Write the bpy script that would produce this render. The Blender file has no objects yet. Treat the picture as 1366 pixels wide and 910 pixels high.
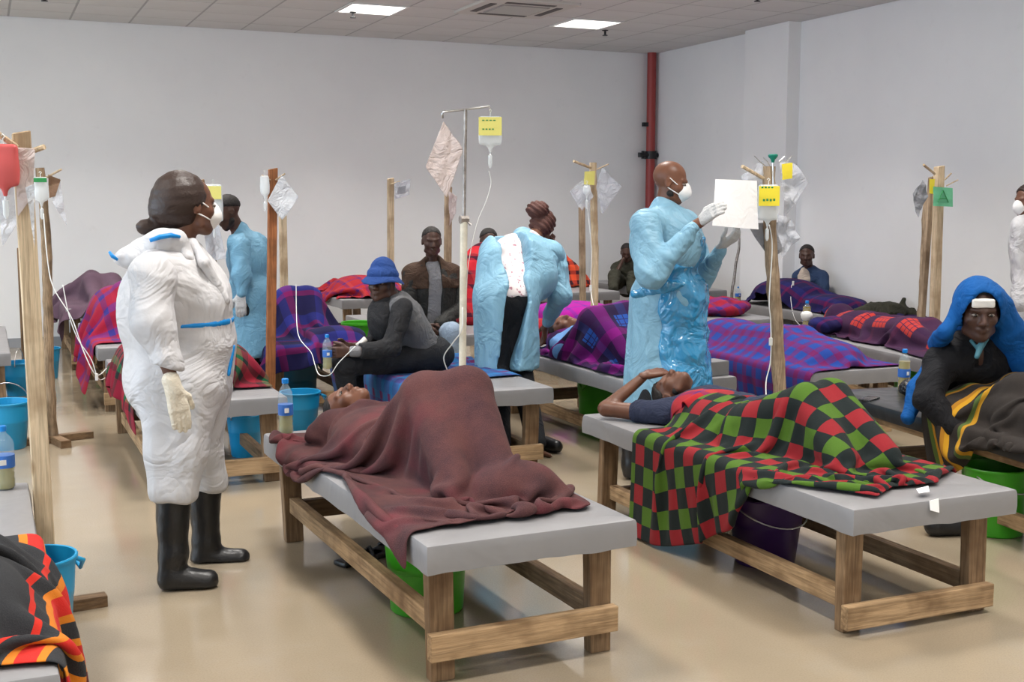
import bpy, bmesh, math, random
import numpy as np
from mathutils import Vector, Matrix
random.seed(7)
PI = math.pi
SC = bpy.context.scene
COL = SC.collection

# ------------------------------------------------------------ camera
cam_d = bpy.data.cameras.new('camera')
cam = bpy.data.objects.new('camera', cam_d)
COL.objects.link(cam)
cam_d.sensor_width = 36.0
cam_d.lens = 1599.2 * 36.0 / 1366.0
cam_d.clip_start, cam_d.clip_end = 0.05, 60
_r, _u, _b = ((0.91543, -0.40247, 0.00159), (0.04482, 0.10586, 0.99337), (-0.39997, -0.90929, 0.11495))
cam.matrix_world = Matrix(((_r[0], _u[0], _b[0], 0), (_r[1], _u[1], _b[1], 0), (_r[2], _u[2], _b[2], 1.55), (0, 0, 0, 1)))
SC.camera = cam

# ------------------------------------------------------------ world, exposure
world = bpy.data.worlds.new('world')
SC.world = world
world.use_nodes = True
world.node_tree.nodes['Background'].inputs[0].default_value = (0.75, 0.86, 1.0, 1)
world.node_tree.nodes['Background'].inputs[1].default_value = 1.0
SC.view_settings.view_transform = 'Standard'
SC.view_settings.look = 'None'
SC.view_settings.exposure = 0.12
SC.view_settings.gamma = 1.0
SC.view_settings.use_curve_mapping = False

# ------------------------------------------------------------ large lights
LAMP_POWER, WINDOW_POWER, LAMP_SPREAD = 27.5, 130.0, 110.0
PANEL_X = (-3.56, -1.16, 1.24, 3.64, 6.04)
PANEL_Y = (-2.65, -0.25, 2.15, 4.55, 6.95, 9.35, 11.75)

def area_light(name, loc, rot, sx, sy, power, color, spread=180):
    l = bpy.data.lights.new(name, 'AREA')
    l.shape = 'RECTANGLE'; l.size, l.size_y = sx, sy
    l.energy = power; l.color = color; l.spread = math.radians(spread)
    o = bpy.data.objects.new(name, l); COL.objects.link(o)
    o.location = loc; o.rotation_euler = rot
    return o

for _y in PANEL_Y:
    for _x in PANEL_X:
        area_light('panel_lamp', (_x, _y, 3.43), (0, 0, 0), 0.52, 0.52, LAMP_POWER, (1.0, 0.955, 0.90), LAMP_SPREAD)
for _y in (0.4, 4.4, 8.4):        # daylight through the windows of the left wall
    area_light('window_daylight', (-5.93, _y, 1.9), (0, -PI / 2, 0), 1.7, 2.8, WINDOW_POWER, (0.66, 0.83, 1.0), 170)

# ------------------------------------------------------------ node helpers
def new_mat(name):
    m = bpy.data.materials.new(name); m.use_nodes = True
    nt = m.node_tree; nt.nodes.clear()
    out = nt.nodes.new('ShaderNodeOutputMaterial')
    bs = nt.nodes.new('ShaderNodeBsdfPrincipled')
    nt.links.new(bs.outputs[0], out.inputs[0])
    return m, nt, bs

def lk(nt, a, b): nt.links.new(a, b)

def setv(nt, sock, v):
    if hasattr(v, 'is_linked') or hasattr(v, 'links'): nt.links.new(v, sock)
    else: sock.default_value = v

def mth(nt, op, a, b=None, c=None, clamp=False):
    n = nt.nodes.new('ShaderNodeMath'); n.operation = op; n.use_clamp = clamp
    setv(nt, n.inputs[0], a)
    if b is not None: setv(nt, n.inputs[1], b)
    if c is not None: setv(nt, n.inputs[2], c)
    return n.outputs[0]

def mixc(nt, f, a, b, blend='MIX'):
    n = nt.nodes.new('ShaderNodeMix'); n.data_type = 'RGBA'; n.blend_type = blend
    setv(nt, n.inputs[0], f)
    for s, v in ((n.inputs[6], a), (n.inputs[7], b)):
        if isinstance(v, (tuple, list)): s.default_value = (*v[:3], 1)
        else: nt.links.new(v, s)
    return n.outputs[2]

def ramp(nt, f, stops, interp='LINEAR'):
    n = nt.nodes.new('ShaderNodeValToRGB'); n.color_ramp.interpolation = interp
    e = n.color_ramp.elements
    while len(e) < len(stops): e.new(0.5)
    for el, (p, c) in zip(e, stops):
        el.position = p; el.color = (*c[:3], 1) if isinstance(c, (tuple, list)) else (c, c, c, 1)
    setv(nt, n.inputs[0], f)
    return n.outputs[0]

def coords(nt, kind='Object', scale=(1, 1, 1), loc=(0, 0, 0), rot=(0, 0, 0)):
    tc = nt.nodes.new('ShaderNodeTexCoord'); mp = nt.nodes.new('ShaderNodeMapping')
    mp.inputs['Scale'].default_value = scale; mp.inputs['Location'].default_value = loc; mp.inputs['Rotation'].default_value = rot
    nt.links.new(tc.outputs[kind], mp.inputs[0])
    return mp.outputs[0]

def noise(nt, vec, scale, detail=3, rough=0.5, dist=0.0):
    n = nt.nodes.new('ShaderNodeTexNoise')
    n.inputs['Scale'].default_value = scale; n.inputs['Detail'].default_value = detail
    n.inputs['Roughness'].default_value = rough; n.inputs['Distortion'].default_value = dist
    nt.links.new(vec, n.inputs['Vector'])
    return n.outputs[0]

def bump(nt, bs, h, strength=0.3, dist=0.01):
    b = nt.nodes.new('ShaderNodeBump'); b.inputs['Strength'].default_value = strength; b.inputs['Distance'].default_value = dist
    nt.links.new(h, b.inputs['Height']); nt.links.new(b.outputs[0], bs.inputs['Normal'])
    return b

def plain(name, color, rough=0.6, metal=0.0, spec=0.5, bs_=None, bsc=40, bstr=0.0, bdist=0.01, var=0.0, vsc=6, emit=None, trans=0.0, ior=1.45, alpha=1.0, sheen=0.0, sss=0.0, coat=0.0, kind='Object'):
    m, nt, b = new_mat(name)
    b.inputs['Roughness'].default_value = rough; b.inputs['Metallic'].default_value = metal
    b.inputs['Specular IOR Level'].default_value = spec
    b.inputs['Transmission Weight'].default_value = trans; b.inputs['IOR'].default_value = ior
    b.inputs['Alpha'].default_value = alpha; b.inputs['Sheen Weight'].default_value = sheen
    b.inputs['Coat Weight'].default_value = coat
    if sss: b.inputs['Subsurface Weight'].default_value = sss; b.inputs['Subsurface Scale'].default_value = 0.02
    if emit: b.inputs['Emission Color'].default_value = (*emit[0], 1); b.inputs['Emission Strength'].default_value = emit[1]
    if var:
        v = coords(nt, kind)
        f = noise(nt, v, vsc, 4, 0.6)
        lo = tuple(c * (1 - var) for c in color); hi = tuple(min(1, c * (1 + var)) for c in color)
        lk(nt, ramp(nt, f, [(0.3, lo), (0.7, hi)]), b.inputs['Base Color'])
    else: b.inputs['Base Color'].default_value = (*color, 1)
    if bstr:
        v = coords(nt, kind)
        bump(nt, b, noise(nt, v, bsc, 4, 0.6), bstr, bdist)
    return m

def wood(name, c0, c1, axis, scale=1.0, rough=0.65, dark=(0.10, 0.05, 0.02)):
    """sawn timber: grain drawn out along one axis, knots, stains; each piece is offset by its own random number"""
    m, nt, b = new_mat(name)
    tc = nt.nodes.new('ShaderNodeTexCoord'); oi = nt.nodes.new('ShaderNodeObjectInfo')
    add = nt.nodes.new('ShaderNodeVectorMath'); add.operation = 'ADD'
    cb = nt.nodes.new('ShaderNodeCombineXYZ')
    r = mth(nt, 'MULTIPLY', oi.outputs['Random'], 37.0)
    for i in range(3): lk(nt, r, cb.inputs[i])
    lk(nt, tc.outputs['Object'], add.inputs[0]); lk(nt, cb.outputs[0], add.inputs[1])
    mp = nt.nodes.new('ShaderNodeMapping'); s = [14 * scale] * 3; s[axis] = 1.1 * scale
    mp.inputs['Scale'].default_value = s; lk(nt, add.outputs[0], mp.inputs[0])
    g = noise(nt, mp.outputs[0], 2.2, 6, 0.6, 0.8)
    fine = nt.nodes.new('ShaderNodeMapping'); s2 = [90 * scale] * 3; s2[axis] = 4 * scale
    fine.inputs['Scale'].default_value = s2; lk(nt, add.outputs[0], fine.inputs[0])
    g2 = noise(nt, fine.outputs[0], 1.0, 4, 0.6)
    blot = noise(nt, add.outputs[0], 5.0, 3, 0.6)
    col = ramp(nt, g, [(0.28, c0), (0.5, c1), (0.72, c0)])
    col = mixc(nt, ramp(nt, g2, [(0.40, 0.0), (0.68, 0.7)]), col, tuple(c * 0.45 for c in c0))
    col = mixc(nt, ramp(nt, blot, [(0.46, 0.0), (0.70, 0.75)]), col, dark)
    vo = nt.nodes.new('ShaderNodeTexVoronoi'); vm = nt.nodes.new('ShaderNodeMapping'); s3 = [5.0] * 3; s3[axis] = 2.6
    vm.inputs['Scale'].default_value = s3; lk(nt, add.outputs[0], vm.inputs[0]); lk(nt, vm.outputs[0], vo.inputs['Vector'])
    vo.inputs['Scale'].default_value = 1.0
    col = mixc(nt, ramp(nt, vo.outputs['Distance'], [(0.04, 0.85), (0.1, 0.0)]), col, dark)
    lk(nt, col, b.inputs['Base Color']); b.inputs['Roughness'].default_value = rough
    b.inputs['Specular IOR Level'].default_value = 0.3
    bump(nt, b, g2, 0.6, 0.005)
    return m

# ------------------------------------------------------------ object helpers
def tag(o, label=None, cat=None, group=None, kind=None):
    if label: o['label'] = label
    if cat: o['category'] = cat
    if group: o['group'] = group
    if kind: o['kind'] = kind
    return o

def empty(name, loc=(0, 0, 0), rz=0.0, label=None, cat=None, group=None):
    o = bpy.data.objects.new(name, None); COL.objects.link(o)
    o.location = loc; o.rotation_euler = (0, 0, rz); o.empty_display_size = 0.05
    return tag(o, label, cat, group)

def link(name, me, mat=None, parent=None, loc=None, rz=None):
    o = bpy.data.objects.new(name, me); COL.objects.link(o)
    if mat is not None and not me.materials: me.materials.append(mat)
    if parent is not None: o.parent = parent
    if loc is not None: o.location = loc
    if rz is not None: o.rotation_euler = (0, 0, rz)
    return o

def np_mesh(name, V, F, uv=None, smooth=True):
    """V (n,3); F (m,k) faces of equal size k; uv (n,2) per vertex"""
    V = np.asarray(V, np.float32); F = np.asarray(F, np.int32)
    me = bpy.data.meshes.new(name); n, k = F.shape
    me.vertices.add(len(V)); me.vertices.foreach_set('co', V.ravel())
    me.loops.add(n * k); me.loops.foreach_set('vertex_index', F.ravel())
    me.polygons.add(n); me.polygons.foreach_set('loop_start', np.arange(0, n * k, k, dtype=np.int32))
    me.polygons.foreach_set('use_smooth', np.full(n, smooth))
    if uv is not None:
        l = me.uv_layers.new(name='UVMap'); l.data.foreach_set('uv', np.asarray(uv, np.float32)[F.ravel()].ravel())
    me.update(calc_edges=True)
    return me

class MB:
    """collects shapes and links them as ONE mesh"""
    def __init__(s): s.bm = bmesh.new()
    def box(s, c, d, rot=None, bevel=0.0, taper=None):
        m = Matrix.Translation(c)
        if rot is not None: m = m @ (rot.to_4x4() if isinstance(rot, Matrix) else Matrix.Rotation(rot, 4, 'Z'))
        g = bmesh.ops.create_cube(s.bm, size=1.0)['verts']
        for v in g:
            v.co = Vector((v.co.x * d[0], v.co.y * d[1], v.co.z * d[2]))
            if taper and v.co.z < 0: v.co.x *= taper; v.co.y *= taper
            v.co = m @ v.co
        if bevel:
            es = list({e for v in g for e in v.link_edges})
            bmesh.ops.bevel(s.bm, geom=es, offset=bevel, segments=2, affect='EDGES', profile=0.6)
        return s
    def hexa(s, pts):
        """8 corners: 4 bottom, 4 top"""
        vs = [s.bm.verts.new(p) for p in pts]
        for f in ((0, 3, 2, 1), (4, 5, 6, 7), (0, 1, 5, 4), (1, 2, 6, 5), (2, 3, 7, 6), (3, 0, 4, 7)): s.bm.faces.new([vs[i] for i in f])
        return s
    def tube(s, pts, r, n=8, cap=True):
        pts = [Vector(p) for p in pts]; rr = r if isinstance(r, (list, tuple)) else [r] * len(pts)
        rings = []; up = Vector((0.13, 0.21, 0.97))
        for i, p in enumerate(pts):
            t = (pts[min(i + 1, len(pts) - 1)] - pts[max(i - 1, 0)]).normalized()
            a = t.cross(up)
            if a.length < 0.1: a = t.cross(Vector((1, 0, 0)))
            a.normalize(); b = t.cross(a)
            rings.append([s.bm.verts.new(p + (a * math.cos(q) + b * math.sin(q)) * rr[i]) for q in [2 * PI * k / n for k in range(n)]])
        for A, B in zip(rings, rings[1:]):
            for k in range(n): s.bm.faces.new((A[k], A[(k + 1) % n], B[(k + 1) % n], B[k]))
        if cap: s.bm.faces.new(rings[0][::-1]); s.bm.faces.new(rings[-1])
        return s
    def lathe(s, prof, n=24, c=(0, 0, 0), sx=1.0, sy=1.0):
        rings = []
        for r, z in prof:
            rings.append([s.bm.verts.new((c[0] + r * sx * math.cos(2 * PI * k / n), c[1] + r * sy * math.sin(2 * PI * k / n), c[2] + z)) for k in range(n)])
        for A, B in zip(rings, rings[1:]):
            for k in range(n): s.bm.faces.new((A[k], A[(k + 1) % n], B[(k + 1) % n], B[k]))
        if prof[0][0] > 1e-4: s.bm.faces.new(rings[0][::-1])
        if prof[-1][0] > 1e-4 and prof[-1][1] > prof[0][1] - 1e9 and getattr(s, 'closetop', True): s.bm.faces.new(rings[-1])
        return s
    def mesh(s, name, smooth=False, angle=None):
        bmesh.ops.recalc_face_normals(s.bm, faces=s.bm.faces[:])
        me = bpy.data.meshes.new(name); s.bm.to_mesh(me); s.bm.free()
        if smooth or angle:
            me.polygons.foreach_set('use_smooth', np.full(len(me.polygons), True))
            if angle is not None: me.set_sharp_from_angle(angle=math.radians(angle))
        return me
    def build(s, name, mat, parent=None, smooth=False, angle=None, loc=None, rz=None):
        return link(name, s.mesh(name, smooth, angle), mat, parent, loc, rz)

def copy_tree(o, parent=None):
    c = o.copy(); COL.objects.link(c); c.parent = parent
    for ch in o.children: copy_tree(ch, c)
    return c

# ------------------------------------------------------------ implicit surfaces
def V3(*a): return np.array(a, float)
def unit(v): v = np.asarray(v, float); return v / (np.linalg.norm(v) + 1e-12)

class Prim:
    """cone: tapered capsule a-b; ell: ellipsoid; box: rounded box. k blends it with what stands before it, sub carves"""
    def __init__(s, kind, k=0.02, sub=False, **q):
        s.kind, s.k, s.sub, s.q = kind, k, sub, q
        if kind == 'cone':
            a, b = np.array(q['a'], float), np.array(q['b'], float); R = max(q['ra'], q['rb'])
            s.lo, s.hi = np.minimum(a, b) - R, np.maximum(a, b) + R
            s.a, s.b = a, b
        else:
            c = np.array(q['c'], float); R = max(q['r']) * (1.0 if kind == 'ell' else 1.75)
            s.M = np.array(q.get('M', np.eye(3)), float)      # rows = local axes
            E = np.abs(s.M).T @ np.array(q['r'], float) if kind == 'box' else R
            s.c, s.lo, s.hi = c, c - E, c + E
    def grow(s, d):
        q = dict(s.q)
        if s.kind == 'cone': q['ra'] = q['ra'] + d; q['rb'] = q['rb'] + d
        else: q['r'] = tuple(x + d for x in q['r'])
        return Prim(s.kind, s.k, s.sub, **q)
    def d(s, P):
        if s.kind == 'cone':
            ab = s.b - s.a; t = np.clip(((P - s.a) @ ab) / (ab @ ab + 1e-12), 0, 1)
            e = P - (s.a + t[..., None] * ab)
            fl = s.q.get('flat')
            if fl is not None:
                n = unit(fl[0]); dn = e @ n; e = e + (dn * (1 / fl[1] - 1))[..., None] * n
            return np.sqrt((e * e).sum(-1)) - (s.q['ra'] + t * (s.q['rb'] - s.q['ra']))
        L = (P - s.c) @ s.M.T; r = np.array(s.q['r'], float)
        if s.kind == 'ell':
            k0 = np.sqrt(((L / r) ** 2).sum(-1)); k1 = np.sqrt(((L / r ** 2) ** 2).sum(-1)) + 1e-9
            return k0 * (k0 - 1) / k1
        rd = s.q.get('rd', 0.01); q = np.abs(L) - (r - rd)
        return np.sqrt((np.maximum(q, 0) ** 2).sum(-1)) + np.minimum(q.max(-1), 0) - rd

def cone(a, b, ra, rb=None, k=0.02, **q): return Prim('cone', k, a=a, b=b, ra=ra, rb=ra if rb is None else rb, **q)
def ell(c, r, k=0.02, **q): return Prim('ell', k, c=c, r=r if isinstance(r, (tuple, list)) else (r, r, r), **q)
def rbox(c, r, rd=0.01, k=0.0, **q): return Prim('box', k, c=c, r=r, rd=rd, **q)

def combine(D, d, k, sub):
    if sub:
        d = -d
        if k > 0: h = np.clip(0.5 + 0.5 * (d - D) / k, 0, 1); return D * (1 - h) + d * h + k * h * (1 - h)
        return np.maximum(D, d)
    if k > 0: h = np.clip(0.5 + 0.5 * (d - D) / k, 0, 1); return d * (1 - h) + D * h - k * h * (1 - h)
    return np.minimum(D, d)

def sdf_at(prims, P):
    D = np.full(P.shape[:-1], 9.0)
    for p in prims: D = combine(D, p.d(P), p.k, p.sub)
    return D

def sdf_grid(prims, h, pad=None, bounds=None):
    pad = 3 * h if pad is None else pad
    if bounds is None:
        lo = np.min([p.lo for p in prims if not p.sub], 0) - pad; hi = np.max([p.hi for p in prims if not p.sub], 0) + pad
    else: lo, hi = map(np.array, bounds)
    n = np.ceil((hi - lo) / h).astype(int) + 1
    ax = [lo[i] + h * np.arange(n[i]) for i in range(3)]
    D = np.full(n, 9.0)
    for p in prims:
        m = p.k * 1.5 + 4 * h if bounds is None else 9
        s = []
        for i in range(3):
            a = max(0, int((p.lo[i] - m - lo[i]) / h)); b = min(n[i], int((p.hi[i] + m - lo[i]) / h) + 2); s.append(slice(a, max(a, b)))
        s = tuple(s)
        if any(q.start >= q.stop for q in s): continue
        P = np.stack(np.meshgrid(ax[0][s[0]], ax[1][s[1]], ax[2][s[2]], indexing='ij'), -1)
        D[s] = combine(D[s], p.d(P), p.k, p.sub)
    return D, lo

def surface_net(D, lo, h, cut=None):
    """quads around the zero set of a sampled distance field"""
    if cut is not None: D = np.maximum(D, cut)
    S = D < 0; n = np.array(D.shape)
    acc = np.zeros((*(n - 1), 3)); cnt = np.zeros(n - 1)
    for ax in range(3):
        o = [a for a in range(3) if a != ax]
        sl0 = [slice(None)] * 3; sl1 = [slice(None)] * 3; sl0[ax] = slice(0, -1); sl1[ax] = slice(1, None)
        A, B = D[tuple(sl0)], D[tuple(sl1)]; X = (A < 0) != (B < 0)
        t = np.where(X, A / np.where(X, A - B, 1), 0)
        for i in (0, 1):
            for j in (0, 1):
                c = [None] * 3; c[ax] = slice(None)
                c[o[0]] = slice(i, n[o[0]] - 1 + i); c[o[1]] = slice(j, n[o[1]] - 1 + j)
                x = X[tuple(c)]; tt = t[tuple(c)]
                cnt += x
                acc[..., ax] += np.where(x, tt, 0); acc[..., o[0]] += x * i; acc[..., o[1]] += x * j
    M = cnt > 0; idx = np.full(n - 1, -1); idx[M] = np.arange(M.sum())
    g = np.stack(np.nonzero(M), -1)
    V = lo + h * (g + acc[M] / cnt[M][:, None])
    Fs = []
    for ax in range(3):
        o = [a for a in range(3) if a != ax]
        sl0 = [slice(1, -1)] * 3; sl1 = [slice(1, -1)] * 3; sl0[ax] = slice(0, -1); sl1[ax] = slice(1, None)
        A, B = S[tuple(sl0)], S[tuple(sl1)]; X = A != B
        p = np.stack(np.nonzero(X), -1)
        if not len(p): continue
        inv = A[tuple(p.T)]
        p[:, o[0]] += 1; p[:, o[1]] += 1
        q = []
        for i, j in ((1, 1), (0, 1), (0, 0), (1, 0)):
            c = p.copy(); c[:, o[0]] -= i; c[:, o[1]] -= j; q.append(idx[tuple(c.T)])
        q = np.stack(q, -1)
        if ax == 1: inv = ~inv
        q[~inv] = q[~inv][:, ::-1]
        Fs.append(q)
    F = np.concatenate(Fs); F = F[(F >= 0).all(1)]
    return V, F

def vnormals(V, F):
    n = np.cross(V[F[:, 2]] - V[F[:, 0]], V[F[:, 3]] - V[F[:, 1]])
    N = np.zeros_like(V)
    for i in range(4): np.add.at(N, F[:, i], n)
    return N / (np.linalg.norm(N, axis=1, keepdims=True) + 1e-12)

def relax(V, F, it=2, f=0.5):
    for _ in range(it):
        S = np.zeros_like(V); c = np.zeros(len(V))
        for i in range(4):
            a, b = F[:, i], F[:, (i + 1) % 4]
            np.add.at(S, a, V[b]); np.add.at(S, b, V[a]); np.add.at(c, a, 1); np.add.at(c, b, 1)
        V = V * (1 - f) + f * S / np.maximum(c, 1)[:, None]
    return V

def wav(P, seed, f, n=5):
    """smooth pseudo-random field in about [-1, 1]"""
    r = np.random.RandomState(seed); out = np.zeros(P.shape[:-1])
    for i in range(n):
        k = r.normal(size=3); k *= f * (0.7 + 0.8 * r.rand()) / np.linalg.norm(k)
        w = r.normal(size=3) * f * 0.6
        out += np.sin(P @ k + 1.3 * np.sin(P @ w + r.rand() * 6) + r.rand() * 6.28)
    return out / n * 1.4

def ridged(P, seed, f, n=4): return 1 - 2 * np.abs(wav(P, seed, f, n))

def soft_mesh(prims, h, wrinkle=None, cut=None, it=1):
    """mesh of a blended body; wrinkle(V, N) -> displacement along the normal; cut(P) > 0 is taken away"""
    D, lo = sdf_grid(prims, h)
    if cut is not None:
        n = D.shape; P = np.stack(np.meshgrid(*[lo[i] + h * np.arange(n[i]) for i in range(3)], indexing='ij'), -1)
        D = np.maximum(D, cut(P))
    V, F = surface_net(D, lo, h)
    if it: V = relax(V, F, it, 0.4)
    if wrinkle is not None:
        N = vnormals(V, F); V = V + N * wrinkle(V, N)[:, None]
    return V, F

def soft_obj(name, prims, h, mat, parent=None, **kw):
    V, F = soft_mesh(prims, h, **kw)
    return link(name, np_mesh(name, V, F), mat, parent)

def merge(parts):
    Vs, Fs, n = [], [], 0
    for V, F in parts: Vs.append(V); Fs.append(F + n); n += len(V)
    return np.concatenate(Vs), np.concatenate(Fs)

# ------------------------------------------------------------ cloth, draped in the script by position-based dynamics
class Field:
    """distance and gradient of a set of prims, sampled on a grid"""
    def __init__(s, prims, lo, hi, h=0.02):
        s.h = h; s.D, s.lo = sdf_grid(prims, h, bounds=(lo, hi)); s.D = s.D.astype(np.float32)
        g = np.stack(np.gradient(s.D, h), -1)
        s.G = np.concatenate([s.D[..., None], g], -1)
        s.n = np.array(s.D.shape)
    def __call__(s, P):
        q = np.clip((P - s.lo) / s.h, 0, s.n - 1.001); i = q.astype(int); f = q - i
        out = 0
        for dx in (0, 1):
            wx = f[:, 0] if dx else 1 - f[:, 0]
            for dy in (0, 1):
                wy = f[:, 1] if dy else 1 - f[:, 1]
                for dz in (0, 1):
                    wz = f[:, 2] if dz else 1 - f[:, 2]
                    out = out + (wx * wy * wz)[:, None] * s.G[i[:, 0] + dx, i[:, 1] + dy, i[:, 2] + dz]
        return out[:, 0], out[:, 1:]

def drape(X0, rest, field, steps=120, iters=6, thick=0.012, fric=0.75, bend=0.25, pins=None, floor=0.01, drag=0.03, g=-9.8, dt=0.012):
    """X0 (nu,nv,3) start shape; rest=(du,dv) rest spacing; returns settled (nu,nv,3)"""
    nu, nv = X0.shape[:2]; X = X0.astype(float).copy(); Pv = X.copy()
    W = np.ones((nu, nv, 1))
    if pins is not None: W[pins] = 0
    du, dv = rest; dd = math.hypot(du, dv)
    C = []
    def add(sa, sb, L, kk): C.append((sa, sb, L, kk))
    for off, L, ax, kk in ((1, du, 0, 1.0), (1, dv, 1, 1.0), (2, 2 * du, 0, bend), (2, 2 * dv, 1, bend)):
        n = (nu, nv)[ax]; m = n - off
        for par in range(2 * off if off > 1 else 2):
            idx = np.arange(m); idx = idx[(idx % (2 * off)) == par] if off > 1 else idx[idx % 2 == par]
            if not len(idx): continue
            if ax == 0: add((idx, slice(None)), (idx + off, slice(None)), L, kk)
            else: add((slice(None), idx), (slice(None), idx + off), L, kk)
    for par in (0, 1):
        I = np.arange(par, nu - 1, 2)
        add((I, slice(0, nv - 1)), (I + 1, slice(1, nv)), dd, 0.35); add((I, slice(1, nv)), (I + 1, slice(0, nv - 1)), dd, 0.35)
    for st in range(steps):
        v = (X - Pv) * (1 - drag); v = np.clip(v, -0.03, 0.03); Pv = X.copy()
        X = X + (v + np.array([0, 0, g * dt * dt])) * W
        for it in range(iters):
            for sa, sb, L, kk in C:
                a, b = X[sa], X[sb]; d = b - a; l = np.sqrt((d * d).sum(-1, keepdims=True)) + 1e-9
                wa, wb = W[sa], W[sb]; c = kk * (l - L) / l / np.maximum(wa + wb, 1e-9) * d
                X[sa] = a + c * wa; X[sb] = b - c * wb
        flat = X.reshape(-1, 3); D, G = field(flat)
        pen = thick - D; hit = pen > 0
        if hit.any():
            n = G[hit] / (np.linalg.norm(G[hit], axis=1, keepdims=True) + 1e-9)
            flat[hit] += n * np.minimum(pen[hit], 0.03)[:, None]
            pv = Pv.reshape(-1, 3)[hit]; dv_ = flat[hit] - pv; dn = (dv_ * n).sum(1, keepdims=True) * n
            flat[hit] = pv + dn + (dv_ - dn) * (1 - fric)
        lowm = flat[:, 2] < floor
        flat[lowm, 2] = floor
        X = np.where(W > 0, flat.reshape(nu, nv, 3), X0)
    return X

def grid_faces(nu, nv):
    i, j = np.meshgrid(np.arange(nu - 1), np.arange(nv - 1), indexing='ij')
    a = (i * nv + j).ravel(); return np.stack([a, a + nv, a + nv + 1, a + 1], -1)

def cloth_obj(name, X, mat, size, parent=None, sub=1, thick=0.006, uvrot=False):
    nu, nv = X.shape[:2]
    u, v = np.meshgrid(np.linspace(0, size[0], nu), np.linspace(0, size[1], nv), indexing='ij')
    uv = np.stack([u.ravel(), v.ravel()], -1)
    o = link(name, np_mesh(name, X.reshape(-1, 3), grid_faces(nu, nv), uv), mat, parent)
    if thick: md = o.modifiers.new('thickness', 'SOLIDIFY'); md.thickness = thick; md.offset = 0.0
    if sub: md = o.modifiers.new('smooth', 'SUBSURF'); md.levels = md.render_levels = sub
    return o

# ------------------------------------------------------------ the setting
def floor_mat():
    m, nt, b = new_mat('epoxy_floor')
    v = coords(nt, 'Object')
    n1 = noise(nt, v, 0.55, 4, 0.6); n2 = noise(nt, v, 160, 2, 0.5); n3 = noise(nt, v, 2.2, 5, 0.65)
    col = ramp(nt, n1, [(0.3, (0.275, 0.225, 0.160)), (0.7, (0.345, 0.285, 0.205))])
    col = mixc(nt, ramp(nt, n2, [(0.42, 0.0), (0.7, 0.35)]), col, (0.22, 0.175, 0.125))
    col = mixc(nt, ramp(nt, n3, [(0.55, 0.0), (0.8, 0.3)]), col, (0.30, 0.29, 0.26))
    lk(nt, col, b.inputs['Base Color'])
    lk(nt, ramp(nt, n3, [(0.3, 0.09), (0.7, 0.20)]), b.inputs['Roughness'])
    b.inputs['Specular IOR Level'].default_value = 0.8
    bump(nt, b, noise(nt, v, 1.7, 3, 0.5), 0.12, 0.02)
    return m
def wall_mat():
    m, nt, b = new_mat('white_wall_paint')
    v = coords(nt, 'Object')
    n = noise(nt, v, 0.9, 4, 0.6); s = noise(nt, v, 7, 4, 0.7)
    col = ramp(nt, n, [(0.3, (0.78, 0.78, 0.785)), (0.7, (0.83, 0.83, 0.83))])
    col = mixc(nt, ramp(nt, s, [(0.62, 0.0), (0.8, 0.10)]), col, (0.45, 0.44, 0.43))
    lk(nt, col, b.inputs['Base Color']); b.inputs['Roughness'].default_value = 0.55; b.inputs['Specular IOR Level'].default_value = 0.3
    return m
M_FLOOR, M_WALL = floor_mat(), wall_mat()
M_TILE = plain('ceiling_tile_board', (0.62, 0.62, 0.61), 0.85, bsc=140, bstr=0.25, bdist=0.003, var=0.05, vsc=0.8)
M_GRID = plain('ceiling_grid_metal', (0.33, 0.33, 0.33), 0.5)
M_BASE = plain('grey_baseboard', (0.30, 0.31, 0.33), 0.5)
M_PANEL = plain('lit_panel', (0.9, 0.9, 0.9), 0.4, emit=((1.0, 0.97, 0.92), 6.0))
M_WHITEMETAL = plain('white_painted_metal', (0.7, 0.7, 0.68), 0.4)
M_DARKSLOT = plain('dark_slot', (0.10, 0.09, 0.085), 0.7)
M_BEIGEPL = plain('beige_plastic', (0.55, 0.53, 0.49), 0.5)
M_RED = plain('red_pipe_paint', (0.33, 0.045, 0.04), 0.4)
M_BLACK = plain('black_iron', (0.03, 0.03, 0.032), 0.4, metal=0.6)
M_STEEL = plain('steel', (0.6, 0.6, 0.6), 0.28, metal=1.0)
M_GLASS = plain('window_glass', (0.9, 0.95, 1.0), 0.02, trans=1.0, alpha=1.0)

XL, XR, YN, YF, ZC = -6.0, 8.06, -4.0, 13.774, 3.459
def struct(name, mb, mat, parent=None): o = mb.build(name, mat, parent); o['kind'] = 'structure'; return o
struct('floor', MB().box(((XL + XR) / 2, (YN + YF) / 2, -0.05), (XR - XL + 0.4, YF - YN + 0.4, 0.1)), M_FLOOR)
struct('wall_back', MB().box(((XL + XR) / 2, YF + 0.1, 1.8), (XR - XL + 0.4, 0.2, 3.6)), M_WALL)
WR = MB().box((XR + 0.1, (YN + YF) / 2, 1.8), (0.2, YF - YN, 3.6))
struct('wall_right', WR, M_WALL)
struct('trim_1', MB().box((XR - 0.075, 11.1, 1.73), (0.17, 0.8, 3.459), bevel=0.006), M_WALL)['label'] = 'shallow white pilaster on the right wall'
struct('wall_front', MB().box(((XL + XR) / 2, YN - 0.1, 1.8), (XR - XL + 0.4, 0.2, 3.6)), M_WALL)
wl = MB()
ys = [YN, -1.0, 1.8, 3.0, 5.8, 7.0, 9.8, YF]
for i in range(0, 8, 2): wl.box((XL - 0.1, (ys[i] + ys[i + 1]) / 2, 1.8), (0.2, ys[i + 1] - ys[i], 3.6))
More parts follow.
